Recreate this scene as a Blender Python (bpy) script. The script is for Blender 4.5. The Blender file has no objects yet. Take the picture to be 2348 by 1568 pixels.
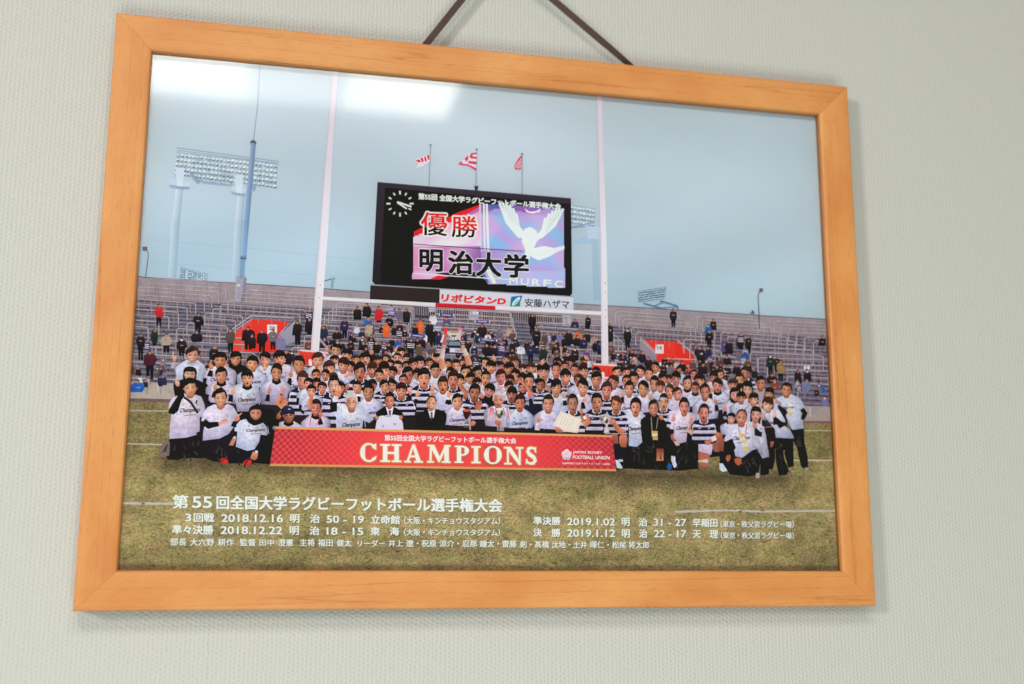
import bpy, bmesh, math, random
from mathutils import Vector, Matrix

scene = bpy.context.scene
col = scene.collection
rnd = random.Random(7)

# ------------------------------------------------------------------ camera
# frame space: X right, Y down, Z into the wall, unit = outer frame width
S = 0.65                      # outer frame width in metres
FPX, CXP, CYP = 2609.550386, 1173.5, 784.0
RV = (-0.18721, -0.22034, 0.023907)
TV = Vector((-0.00687, -0.031773, 1.45951))
HR = 0.727799                 # frame height / width
FW = 0.0453                   # face width of the moulding
th = Vector(RV).length
Rm = Matrix.Rotation(th, 3, Vector(RV).normalized())
CAMC = -(Rm.transposed() @ TV)


def world(v):
    return Vector((v[0] * S, v[2] * S, -v[1] * S))


cam_d = bpy.data.cameras.new('camera')
cam = bpy.data.objects.new('camera', cam_d)
col.objects.link(cam)
cam_d.sensor_width = 36.0
cam_d.lens = FPX / 2347.0 * 36.0
cam_d.clip_start = 0.01
cam_d.clip_end = 50
ax = [Rm.transposed() @ Vector(e) for e in ((1, 0, 0), (0, -1, 0), (0, 0, -1))]
axw = [Vector((a[0], a[2], -a[1])) for a in ax]
M = Matrix((axw[0], axw[1], axw[2])).transposed().to_4x4()
M.translation = world(CAMC)
cam.matrix_world = M
scene.camera = cam
cam_d.dof.use_dof = True
fp = world((-0.10, 0.10, 0.0))
cam_d.dof.focus_distance = abs((M.inverted() @ fp).z)
cam_d.dof.aperture_fstop = 3.2

# ------------------------------------------------------------------ world and lamps
w = bpy.data.worlds.new('World')
scene.world = w
w.use_nodes = True
w.node_tree.nodes['Background'].inputs[0].default_value = (1.0, 0.98, 0.87, 1)
w.node_tree.nodes['Background'].inputs[1].default_value = 0.29


def area(name, loc, target, sx, sy, power, color):
    d = bpy.data.lights.new(name, 'AREA')
    d.shape = 'RECTANGLE'
    d.size, d.size_y, d.energy, d.color = sx, sy, power, color
    o = bpy.data.objects.new(name, d)
    col.objects.link(o)
    o.location = loc
    dirv = (Vector(target) - Vector(loc)).normalized()
    o.rotation_euler = dirv.to_track_quat('-Z', 'Y').to_euler()
    return o


# daylight from a window on the left, and the ceiling light panels the glass mirrors
area('window_light', (-4.6, -4.3, 1.15), (0.0, 0, 0), 0.75, 1.1, 178, (0.95, 0.99, 1.0))
area('low_fill_light', (-0.15, -2.3, -1.8), (0.0, 0, -0.5), 1.6, 0.9, 40, (0.82, 1.0, 0.96))  # added soft fill that brightens the lower wall; no real window here
CH = 1.5 * S


def ceiling(name, x0, x1, z0, z1, rad, color):
    sx, sy = (x1 - x0) * S, (z1 - z0) * S
    a = area(name, ((x0 + x1) / 2 * S, -(z0 + z1) / 2 * S, CH), ((x0 + x1) / 2 * S, -(z0 + z1) / 2 * S, 0), sx, sy, rad * math.pi * sx * sy, color)
    a.rotation_euler = (0, 0, 0)


ceiling('ceiling_light', -1.25, -0.40, 2.02, 3.02, 11.5, (1.0, 0.99, 0.89))
ceiling('ceiling_light', -0.02, 0.40, 2.02, 3.02, 12, (1.0, 0.99, 0.90))
ceiling('ceiling_light', -0.40, -0.02, 2.02, 3.02, 7.0, (0.95, 1.0, 1.0))

scene.view_settings.view_transform = 'Standard'
scene.view_settings.look = 'None'
scene.view_settings.gamma = 1
scene.view_settings.exposure = 0.45
scene.view_settings.use_curve_mapping = False
scene.cycles.transparent_max_bounces = 16
scene.cycles.max_bounces = 8

# ------------------------------------------------------------------ helpers
KL, VEIL = (0.70, 0.79, 0.715), 0.016   # light on the print, mirrored veil of the glass


def lin(c):
    c /= 255.0
    return c / 12.92 if c <= 0.04045 else ((c + 0.055) / 1.055) ** 2.4


def alb(c):
    return tuple(max(0.0015, min(0.95, (lin(v) - VEIL) / q)) for v, q in zip(c, KL))


def mix(a, b, t):
    return tuple(a[i] + (b[i] - a[i]) * t for i in range(3))


def new_mat(name):
    m = bpy.data.materials.new(name)
    m.use_nodes = True
    nt = m.node_tree
    for n in list(nt.nodes):
        nt.nodes.remove(n)
    out = nt.nodes.new('ShaderNodeOutputMaterial')
    return m, nt, out


def N(nt, kind, **kw):
    n = nt.nodes.new(kind)
    for k, v in kw.items():
        if k.startswith('i_'):
            n.inputs[k[2:].replace('_', ' ')].default_value = v
        else:
            setattr(n, k, v)
    return n


def L(nt, a, b):
    nt.links.new(a, b)


def math_node(nt, op, a, b=None, c=None):
    n = nt.nodes.new('ShaderNodeMath')
    n.operation = op
    for i, v in enumerate((a, b, c)):
        if v is None:
            continue
        if isinstance(v, (int, float)):
            n.inputs[i].default_value = v
        else:
            nt.links.new(v, n.inputs[i])
    return n.outputs[0]


# ------------------------------------------------------------------ materials
def mat_wall():
    m, nt, out = new_mat('woven_wallpaper')
    b = N(nt, 'ShaderNodeBsdfPrincipled')
    b.inputs['Roughness'].default_value = 0.55
    b.inputs['Specular IOR Level'].default_value = 0.35
    geo = N(nt, 'ShaderNodeTexCoord')
    sep = N(nt, 'ShaderNodeSeparateXYZ')
    wob = N(nt, 'ShaderNodeTexNoise', i_Scale=160.0, i_Detail=2.0)
    L(nt, geo.outputs['Object'], wob.inputs['Vector'])
    add = N(nt, 'ShaderNodeVectorMath', operation='MULTIPLY_ADD')
    L(nt, wob.outputs['Color'], add.inputs[0])
    add.inputs[1].default_value = (0.0022, 0.0020, 0.0030)
    L(nt, geo.outputs['Object'], add.inputs[2])
    L(nt, add.outputs[0], sep.inputs[0])
    X, Z = sep.outputs[0], sep.outputs[2]
    p = 0.0034
    u = math_node(nt, 'MULTIPLY', X, 1 / p)
    v = math_node(nt, 'MULTIPLY', Z, 1 / (p * 1.08))
    cu = math_node(nt, 'COSINE', math_node(nt, 'MULTIPLY', u, 2 * math.pi))
    par = math_node(nt, 'MULTIPLY', math_node(nt, 'FLOOR', u), math.pi)
    cv = math_node(nt, 'COSINE', math_node(nt, 'ADD', math_node(nt, 'MULTIPLY', v, 2 * math.pi), par))
    n2 = N(nt, 'ShaderNodeTexNoise', i_Scale=420.0, i_Detail=3.0)
    L(nt, geo.outputs['Object'], n2.inputs['Vector'])
    n3 = N(nt, 'ShaderNodeTexNoise', i_Scale=90.0, i_Detail=2.0)
    L(nt, geo.outputs['Object'], n3.inputs['Vector'])
    warp = math_node(nt, 'MAXIMUM', math_node(nt, 'MULTIPLY', cu, 0.75), math_node(nt, 'MULTIPLY', cv, math_node(nt, 'MULTIPLY_ADD', n3.outputs[0], 3.4, -1.0)))
    h = math_node(nt, 'ADD', warp, math_node(nt, 'MULTIPLY', n2.outputs[0], 1.5))
    # butt seam between two strips of paper
    sx = math_node(nt, 'ABSOLUTE', math_node(nt, 'SUBTRACT', X, -0.2265))
    seam = math_node(nt, 'GREATER_THAN', 0.0005, sx)
    h = math_node(nt, 'SUBTRACT', h, math_node(nt, 'MULTIPLY', seam, 1.6))
    bump = N(nt, 'ShaderNodeBump', i_Strength=0.34, i_Distance=0.0008)
    L(nt, h, bump.inputs['Height'])
    L(nt, bump.outputs[0], b.inputs['Normal'])
    mx = N(nt, 'ShaderNodeMix', data_type='RGBA')
    mx.inputs[6].default_value = (0.370, 0.352, 0.324, 1)
    mx.inputs[7].default_value = (0.416, 0.393, 0.362, 1)
    ramp = math_node(nt, 'MULTIPLY_ADD', h, 0.28, 0.42)
    L(nt, math_node(nt, 'MINIMUM', math_node(nt, 'MAXIMUM', ramp, 0.0), 1.0), mx.inputs[0])
    L(nt, mx.outputs[2], b.inputs['Base Color'])
    L(nt, b.outputs[0], out.inputs[0])
    return m


def mat_wood():
    m, nt, out = new_mat('honey_wood_veneer')
    b = N(nt, 'ShaderNodeBsdfPrincipled')
    b.inputs['Roughness'].default_value = 0.48
    b.inputs['Specular IOR Level'].default_value = 0.35
    uv = N(nt, 'ShaderNodeUVMap')
    uv.uv_map = 'grain'
    # broad tone
    mp = N(nt, 'ShaderNodeMapping')
    mp.inputs['Scale'].default_value = (11, 24, 1)
    L(nt, uv.outputs[0], mp.inputs[0])
    n1 = N(nt, 'ShaderNodeTexNoise', i_Scale=1.0, i_Detail=4.0, i_Roughness=0.55)
    L(nt, mp.outputs[0], n1.inputs['Vector'])
    # cathedral lines
    mp2 = N(nt, 'ShaderNodeMapping')
    mp2.inputs['Scale'].default_value = (1.6, 75, 1)
    L(nt, uv.outputs[0], mp2.inputs[0])
    nd = N(nt, 'ShaderNodeTexNoise', i_Scale=0.55, i_Detail=3.0, i_Roughness=0.5)
    L(nt, mp2.outputs[0], nd.inputs['Vector'])
    sp = N(nt, 'ShaderNodeSeparateXYZ')
    L(nt, mp2.outputs[0], sp.inputs[0])
    ph = math_node(nt, 'MULTIPLY_ADD', nd.outputs[0], 5.5, math_node(nt, 'MULTIPLY', sp.outputs[1], 1.0))
    tri = math_node(nt, 'PINGPONG', ph, 0.5)
    line = math_node(nt, 'POWER', math_node(nt, 'SUBTRACT', 1.0, math_node(nt, 'MULTIPLY', tri, 2.0)), 22.0)
    # pores
    mp3 = N(nt, 'ShaderNodeMapping')
    mp3.inputs['Scale'].default_value = (95, 1500, 1)
    L(nt, uv.outputs[0], mp3.inputs[0])
    n3 = N(nt, 'ShaderNodeTexNoise', i_Scale=1.0, i_Detail=2.0)
    L(nt, mp3.outputs[0], n3.inputs['Vector'])
    pore = N(nt, 'ShaderNodeMapRange')
    pore.inputs['From Min'].default_value = 0.56
    pore.inputs['From Max'].default_value = 0.70
    L(nt, n3.outputs[0], pore.inputs['Value'])
    pm = math_node(nt, 'MULTIPLY', pore.outputs[0], math_node(nt, 'MULTIPLY_ADD', n1.outputs[0], 1.2, 0.05))
    base = N(nt, 'ShaderNodeValToRGB')
    base.color_ramp.elements[0].position = 0.30
    base.color_ramp.elements[0].color = (0.455, 0.158, 0.038, 1)
    base.color_ramp.elements[1].position = 0.72
    base.color_ramp.elements[1].color = (0.545, 0.238, 0.072, 1)
    L(nt, n1.outputs[0], base.inputs[0])
    dk = N(nt, 'ShaderNodeMix', data_type='RGBA', blend_type='MULTIPLY')
    dk.inputs[7].default_value = (0.58, 0.47, 0.40, 1)
    f = math_node(nt, 'MINIMUM', math_node(nt, 'ADD', math_node(nt, 'MULTIPLY', line, math_node(nt, 'MULTIPLY_ADD', n3.outputs[0], 1.6, -0.25)), math_node(nt, 'MULTIPLY', pm, 0.55)), 1.0)
    L(nt, f, dk.inputs[0])
    L(nt, base.outputs[0], dk.inputs[6])
    L(nt, dk.outputs[2], b.inputs['Base Color'])
    bump = N(nt, 'ShaderNodeBump', i_Strength=0.12, i_Distance=0.0003)
    L(nt, math_node(nt, 'SUBTRACT', 1.0, f), bump.inputs['Height'])
    L(nt, bump.outputs[0], b.inputs['Normal'])
    L(nt, b.outputs[0], out.inputs[0])
    return m


def mat_ink(name, amount, scale, stretch=(1, 1, 1), detail=4.0, blotch=0.0, blotch_scale=30.0, tint=False):
    m, nt, out = new_mat(name)
    d = N(nt, 'ShaderNodeBsdfDiffuse')
    at = N(nt, 'ShaderNodeAttribute', attribute_name='ink')
    tc = N(nt, 'ShaderNodeTexCoord')
    mp = N(nt, 'ShaderNodeMapping')
    mp.inputs['Scale'].default_value = stretch
    L(nt, tc.outputs['Object'], mp.inputs[0])
    n = N(nt, 'ShaderNodeTexNoise', i_Scale=scale, i_Detail=detail, i_Roughness=0.7)
    L(nt, mp.outputs[0], n.inputs['Vector'])
    k = math_node(nt, 'MULTIPLY_ADD', n.outputs[0], amount * 2, 1 - amount)

    if blotch:
        n2 = N(nt, 'ShaderNodeTexNoise', i_Scale=blotch_scale, i_Detail=4.0, i_Roughness=0.6)
        L(nt, mp.outputs[0], n2.inputs['Vector'])
        k = math_node(nt, 'MULTIPLY', k, math_node(nt, 'MULTIPLY_ADD', n2.outputs[0], blotch * 2, 1 - blotch))
    k = math_node(nt, 'MAXIMUM', k, 0.05)
    v = N(nt, 'ShaderNodeVectorMath', operation='SCALE')
    L(nt, at.outputs['Color'], v.inputs[0])
    L(nt, k, v.inputs['Scale'])
    res = v.outputs[0]
    if tint:
        # patches of fresher and of drier turf in the printed picture
        n3 = N(nt, 'ShaderNodeTexNoise', i_Scale=75.0, i_Detail=5.0, i_Roughness=0.7)
        L(nt, mp.outputs[0], n3.inputs['Vector'])
        rg = N(nt, 'ShaderNodeMapRange')
        rg.inputs['From Min'].default_value = 0.38
        rg.inputs['From Max'].default_value = 0.62
        L(nt, n3.outputs[0], rg.inputs['Value'])
        mc = N(nt, 'ShaderNodeMix', data_type='RGBA')
        mc.inputs[6].default_value = (0.94, 1.01, 0.84, 1)
        mc.inputs[7].default_value = (1.14, 1.02, 1.06, 1)
        L(nt, rg.outputs[0], mc.inputs[0])
        mu = N(nt, 'ShaderNodeVectorMath', operation='MULTIPLY')
        L(nt, res, mu.inputs[0])
        L(nt, mc.outputs[2], mu.inputs[1])
        res = mu.outputs[0]
    L(nt, res, d.inputs[0])
    L(nt, d.outputs[0], out.inputs[0])
    return m


def mat_glass():
    m, nt, out = new_mat('picture_glass')
    fr = N(nt, 'ShaderNodeFresnel', i_IOR=1.5)
    tr = N(nt, 'ShaderNodeBsdfTransparent')
    tr.inputs[0].default_value = (0.97, 0.985, 0.975, 1)
    gl = N(nt, 'ShaderNodeBsdfGlossy', i_Roughness=0.065)
    mx = N(nt, 'ShaderNodeMixShader')
    L(nt, fr.outputs[0], mx.inputs[0])
    L(nt, tr.outputs[0], mx.inputs[1])
    L(nt, gl.outputs[0], mx.inputs[2])
    L(nt, mx.outputs[0], out.inputs[0])
    return m


def mat_strap():
    m, nt, out = new_mat('woven_brown_strap')
    b = N(nt, 'ShaderNodeBsdfPrincipled')
    b.inputs['Roughness'].default_value = 0.7
    uv = N(nt, 'ShaderNodeUVMap')
    uv.uv_map = 'grain'
    sp = N(nt, 'ShaderNodeSeparateXYZ')
    L(nt, uv.outputs[0], sp.inputs[0])
    a = math_node(nt, 'SINE', math_node(nt, 'MULTIPLY', sp.outputs[0], 2 * math.pi / 0.0016))
    c = math_node(nt, 'SINE', math_node(nt, 'MULTIPLY', sp.outputs[1], 2 * math.pi / 0.0013))
    h = math_node(nt, 'MULTIPLY', a, c)
    mx = N(nt, 'ShaderNodeMix', data_type='RGBA')
    mx.inputs[6].default_value = (0.028, 0.013, 0.010, 1)
    mx.inputs[7].default_value = (0.085, 0.038, 0.030, 1)
    L(nt, math_node(nt, 'MULTIPLY_ADD', h, 0.5, 0.5), mx.inputs[0])
    L(nt, mx.outputs[2], b.inputs['Base Color'])
    bump = N(nt, 'ShaderNodeBump', i_Strength=0.6, i_Distance=0.0004)
    L(nt, h, bump.inputs['Height'])
    L(nt, bump.outputs[0], b.inputs['Normal'])
    L(nt, b.outputs[0], out.inputs[0])
    return m


M_WALL, M_WOOD, M_GLASS, M_STRAP = mat_wall(), mat_wood(), mat_glass(), mat_strap()
M_INK = mat_ink('printed_ink', 0.05, 900, detail=2.0)
M_SKY = mat_ink('printed_sky_ink', 0.025, 9, stretch=(1, 1, 3), detail=4.0)
M_GRASS = mat_ink('printed_grass_ink', 1.9, 620, stretch=(1, 1, 1.6), detail=5.0, blotch=0.80, blotch_scale=48, tint=True)
M_PEOPLE = mat_ink('printed_people_ink', 0.50, 420, detail=3.0, blotch=0.40, blotch_scale=110)
M_STAND = mat_ink('printed_stand_ink', 0.35, 700, detail=3.0, blotch=0.35, blotch_scale=90)
M_CONC = mat_ink('printed_concrete_ink', 0.10, 260, detail=3.0)

# ------------------------------------------------------------------ the frame
ZWALL = 0.034                 # wall behind the front face (frame widths)
ZGLASS = 0.0085
ZPRINT = 0.0150               # paper; ink films rise towards the glass from here
BASE = world((0, HR / 2, 0))

root = bpy.data.objects.new('picture_frame', None)
col.objects.link(root)
root.location = BASE
root['label'] = 'wood framed rugby team celebration photograph hanging on the textured white wall'
root['category'] = 'picture frame'


def link(name, me, parent=None, mat=None):
    o = bpy.data.objects.new(name, me)
    col.objects.link(o)
    if parent is not None:
        o.parent = parent
        if parent is root:
            o.location = -BASE
    if mat:
        me.materials.append(mat)
    return o


def make_wall():
    bm = bmesh.new()
    vs = [bm.verts.new(world(p)) for p in ((-3, -2.0, ZWALL), (4, -2.0, ZWALL), (4, 2.2, ZWALL), (-3, 2.2, ZWALL))]
    bm.faces.new(vs)
    bmesh.ops.recalc_face_normals(bm, faces=bm.faces)
    me = bpy.data.meshes.new('wall')
    bm.to_mesh(me)
    o = link('wall', me, None, M_WALL)
    o['kind'] = 'structure'
    o['label'] = 'off-white wall covered in woven textured paper'
    o['category'] = 'wall'
    return o


make_wall()

# moulding profile: t = distance in from the outer edge, z = depth
PROF = [(0.0, 0.0285), (0.0, 0.0022), (0.0007, 0.0008), (0.0022, 0.0), (0.0100, -0.0006), (0.0240, -0.0006), (0.0395, 0.0002), (0.0432, 0.0009), (0.0448, 0.0022),
        (0.0453, 0.0042), (0.0453, 0.0170), (0.0400, 0.0170), (0.0400, 0.0285)]


def make_rail(side, seed):
    hw, hh = 0.5, HR / 2
    corners = {'top': ((-1, -1), (1, -1)), 'right': ((1, -1), (1, 1)), 'bottom': ((1, 1), (-1, 1)), 'left': ((-1, 1), (-1, -1))}[side]
    me = bpy.data.meshes.new('frame_rail')
    verts, faces, uvs = [], [], []
    nseg = 12
    g = 0.00012               # hairline at the mitre
    for i in range(nseg + 1):
        f = i / nseg
        for (t, z) in PROF:
            e = []
            for (cx, cy) in corners:
                e.append(Vector((cx * (hw - t), cy * (hh - t), z)))
            d = (e[1] - e[0]).normalized()
            a, b = e[0] + d * g, e[1] - d * g
            verts.append(world(a + (b - a) * f))
    n = len(PROF)
    peri = [0.0]
    for k in range(1, n):
        peri.append(peri[-1] + math.hypot(PROF[k][0] - PROF[k - 1][0], PROF[k][1] - PROF[k - 1][1]))
    for i in range(nseg):
        for k in range(n - 1):
            faces.append((i * n + k, i * n + k + 1, (i + 1) * n + k + 1, (i + 1) * n + k))
    faces.append(tuple(range(n))[::-1])
    faces.append(tuple(nseg * n + k for k in range(n)))
    for i in range(nseg):
        faces.append((i * n + n - 1, i * n, (i + 1) * n, (i + 1) * n + n - 1))
    me.from_pydata(verts, [], faces)
    uvl = me.uv_layers.new(name='grain')
    p0, p1 = world((corners[0][0] * hw, corners[0][1] * hh, 0)), world((corners[1][0] * hw, corners[1][1] * hh, 0))
    d = (p1 - p0).normalized()
    for lp in me.loops:
        co = me.vertices[lp.vertex_index].co
        along = (co - p0).dot(d)
        k = lp.vertex_index % n
        uvl.data[lp.index].uv = (along + seed * 3.7, peri[k] * S + seed * 0.61)
    for p in me.polygons:
        p.use_smooth = False
    bm = bmesh.new()
    bm.from_mesh(me)
    bmesh.ops.recalc_face_normals(bm, faces=bm.faces)
    bm.to_mesh(me)
    bm.free()
    return link('frame_rail', me, root, M_WOOD)


for s_, sd in (('top', 1), ('right', 2), ('bottom', 3), ('left', 4)):
    make_rail(s_, sd)


def box(name, x0, y0, z0, x1, y1, z1, mat):
    me = bpy.data.meshes.new(name)
    bm = bmesh.new()
    bmesh.ops.create_cube(bm, size=1.0)
    a, b = world((x0, y0, z0)), world((x1, y1, z1))
    for v in bm.verts:
        v.co = Vector((a[i] + (b[i] - a[i]) * (v.co[i] + 0.5) for i in range(3)))
    bmesh.ops.recalc_face_normals(bm, faces=bm.faces)
    bm.to_mesh(me)
    return link(name, me, root, mat)


INX, INY = 0.5 - 0.0410, HR / 2 - 0.0410


def sheet(name, x, y, z, mat):
    me = bpy.data.meshes.new(name)
    me.from_pydata([world(p) for p in ((-x, y, z), (x, y, z), (x, -y, z), (-x, -y, z))], [], [(0, 1, 2, 3)])
    return link(name, me, root, mat)


sheet('glass_pane', 0.5 - 0.0455, HR / 2 - 0.0455, ZGLASS, M_GLASS)
mb, ntb, outb = new_mat('grey_backing_board')
db = N(ntb, 'ShaderNodeBsdfDiffuse')
db.inputs[0].default_value = (0.12, 0.09, 0.06, 1)
L(ntb, db.outputs[0], outb.inputs[0])
box('backing_board', -0.459, -HR / 2 + 0.041, 0.0175, 0.459, HR / 2 - 0.041, 0.0225, mb)

mp_, ntp, outp = new_mat('photo_paper')
dp = N(ntp, 'ShaderNodeBsdfDiffuse')
dp.inputs[0].default_value = (0.75, 0.76, 0.76, 1)
L(ntp, dp.outputs[0], outp.inputs[0])
paper = sheet('photo_print', INX + 0.0042, INY + 0.0042, ZPRINT + 0.0002, mp_)
paper.data.transform(Matrix.Identity(4))


# strap: two strands of one ribbon, meeting over a nail above the picture
def strap():
    me = bpy.data.meshes.new('hanging_strap')
    verts, faces, uv = [], [], []

    def strand(a, b, w0, w1, tw0, tw1, n=26):
        a, b = Vector(a), Vector(b)
        d = (b - a).normalized()
        side = Vector((-d.y, d.x, 0)).normalized()
        out = d.cross(side).normalized()
        th_ = 0.0009
        st = len(verts)
        for i in range(n + 1):
            f = i / n
            c = a + (b - a) * f
            ang = tw0 + (tw1 - tw0) * f * f
            wv = (side * math.cos(ang) + out * math.sin(ang)) * (w0 + (w1 - w0) * f) * 0.5
            nv = (out * math.cos(ang) - side * math.sin(ang)) * th_ * 0.5
            for q in (wv + nv, -wv + nv, -wv - nv, wv - nv):
                verts.append(world(c + q))
                uv.append(((b - a).length * f * S, (q.dot(wv) / max(wv.length, 1e-6)) * S))
        for i in range(n):
            for k in range(4):
                k2 = (k + 1) % 4
                faces.append((st + i * 4 + k, st + i * 4 + k2, st + (i + 1) * 4 + k2, st + (i + 1) * 4 + k))
        faces.append((st, st + 3, st + 2, st + 1))
        faces.append((st + n * 4, st + n * 4 + 1, st + n * 4 + 2, st + n * 4 + 3))

    zt, zb = 0.0160, 0.0170
    strand((-0.0079, -0.5180, zt), (-0.1240, -0.3475, zb), 0.0092, 0.0092, 0.0, 0.05)
    strand((-0.0079, -0.5140, zt), (0.1995, -0.3542, zb), 0.0092, 0.0090, 0.0, 1.62)
    me.from_pydata(verts, [], faces)
    ul = me.uv_layers.new(name='grain')
    for lp in me.loops:
        ul.data[lp.index].uv = uv[lp.vertex_index]
    bm = bmesh.new()
    bm.from_mesh(me)
    bmesh.ops.recalc_face_normals(bm, faces=bm.faces)
    bm.to_mesh(me)
    bm.free()
    link('hanging_strap', me, root, M_STRAP)


strap()

# ------------------------------------------------------------------ the print
# What is printed on the paper was measured on the 4096 px photograph; P() turns a
# measured point into its place on the paper (a fixed flat map).
HM = ((0.0003155977823, 1.400491251e-06, -0.6385351956),
      (-1.558823687e-05, 0.0003151009736, -0.3711124227),
      (-4.807252959e-05, 3.985804536e-05, 1))


def P(x, y):
    w_ = HM[2][0] * x + HM[2][1] * y + HM[2][2]
    px = (HM[0][0] * x + HM[0][1] * y + HM[0][2]) / w_
    py = (HM[1][0] * x + HM[1][1] * y + HM[1][2]) / w_
    return (max(-INX - 0.002, min(INX + 0.002, px)), max(-INY - 0.002, min(INY + 0.002, py)))


LAYER = [0]
DZ = 2.2e-6 / S
CELL = 5.0
TOPF = {}                     # how many ink films already lie on each little square of paper


def cells(pts):
    x0, x1 = min(p[0] for p in pts) - 1, max(p[0] for p in pts) + 1
    y0, y1 = min(p[1] for p in pts) - 1, max(p[1] for p in pts) + 1
    return [(i, j) for i in range(int(x0 // CELL), int(x1 // CELL) + 1) for j in range(int(y0 // CELL), int(y1 // CELL) + 1)]


class Ink:
    """flat printed shapes collected into one mesh; a shape lies one ink film above whatever it covers"""

    def __init__(self):
        self.v, self.f, self.c = [], [], []

    def lay(self, pts):
        cs = cells(pts)
        n = 1 + max(TOPF.get(c, 0) for c in cs)
        for c in cs:
            TOPF[c] = n
        LAYER[0] = max(LAYER[0], n)
        return ZPRINT - n * DZ

    def add(self, pts, faces, colors, z=None):
        z = self.lay(pts) if z is None else z
        st = len(self.v)
        for p in pts:
            q = P(*p)
            self.v.append(world((q[0], q[1], z)))
        for f in faces:
            self.f.append([st + i for i in f])
            self.c.append([colors[i] for i in f] if isinstance(colors, list) else [colors] * len(f))
        return z

    def poly(self, pts, c, c2=None, z=None):
        if c2 is None:
            return self.add(pts, [list(range(len(pts)))], c, z)
        ys = [p[1] for p in pts]
        y0, y1 = min(ys), max(ys)
        return self.add(pts, [list(range(len(pts)))], [mix(c, c2, (p[1] - y0) / max(y1 - y0, 1e-6)) for p in pts], z)

    def fan(self, pts, centre, cc, cr, z=None):
        n = len(pts)
        cols = [cc] + (cr if isinstance(cr, list) else [cr] * n)
        return self.add([centre] + list(pts), [[0, i + 1, (i + 1) % n + 1] for i in range(n)], cols, z)

    def ell(self, x, y, rx, ry, c, rot=0.0, n=12, c2=None, z=None, jag=0.0):
        pts = []
        for i in range(n):
            a = 2 * math.pi * i / n
            k = 1 + (rnd.uniform(-jag, jag) if jag else 0)
            px, py = rx * math.cos(a) * k, ry * math.sin(a) * k
            pts.append((x + px * math.cos(rot) - py * math.sin(rot), y + px * math.sin(rot) + py * math.cos(rot)))
        if c2 is None:
            return self.poly(pts, c, None, z)
        return self.fan(pts, (x, y), c2, c, z)

    def line(self, pts, wd, c, c2=None, z=None):
        n = len(pts)
        ws = wd if isinstance(wd, (list, tuple)) else [wd] * n
        out, cols = [], []
        for i in range(n):
            a, b = pts[max(i - 1, 0)], pts[min(i + 1, n - 1)]
            dx, dy = b[0] - a[0], b[1] - a[1]
            l = math.hypot(dx, dy) or 1
            nx, ny = -dy / l * ws[i] / 2, dx / l * ws[i] / 2
            out += [(pts[i][0] + nx, pts[i][1] + ny), (pts[i][0] - nx, pts[i][1] - ny)]
            cols += [c, c2 or c]
        return self.add(out, [[2 * i, 2 * i + 1, 2 * i + 3, 2 * i + 2] for i in range(n - 1)], cols, z)

    def rect(self, x0, y0, x1, y1, c, z=None):
        return self.poly([(x0, y0), (x1, y0), (x1, y1), (x0, y1)], c, None, z)

    def build(self, name, mat=None, stuff=False, label=None, seen=True):
        me = bpy.data.meshes.new(name)
        me.from_pydata(self.v, [], self.f)
        at = me.color_attributes.new('ink', 'FLOAT_COLOR', 'CORNER')
        k = 0
        for cs in self.c:
            for c in cs:
                a = alb(c)
                at.data[k].color = (a[0], a[1], a[2], 1)
                k += 1
        o = link(name, me, paper, mat or M_INK)
        if stuff:
            o['kind'] = 'stuff'
        if label:
            o['label'] = label
        return o


# lettering -------------------------------------------------------
TXT = {}


def glyphs(body, bold=0.0, shear=0.0):
    key = (body, bold, shear)
    if key in TXT:
        return TXT[key]
    cu = bpy.data.curves.new('lettering', 'FONT')
    cu.body = body
    cu.resolution_u = 3
    cu.offset = bold
    cu.shear = shear
    o = bpy.data.objects.new('lettering', cu)
    col.objects.link(o)
    dg = bpy.context.evaluated_depsgraph_get()
    dg.update()
    ev = o.evaluated_get(dg)
    me = ev.to_mesh()
    vs = [(v.co.x, v.co.y) for v in me.vertices]
    fs = [list(p.vertices) for p in me.polygons]
    ev.to_mesh_clear()
    bpy.data.objects.remove(o)
    bpy.data.curves.remove(cu)
    xs, ys = [v[0] for v in vs], [v[1] for v in vs]
    TXT[key] = (vs, fs, min(xs), max(xs), min(ys), max(ys))
    return TXT[key]


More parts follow.
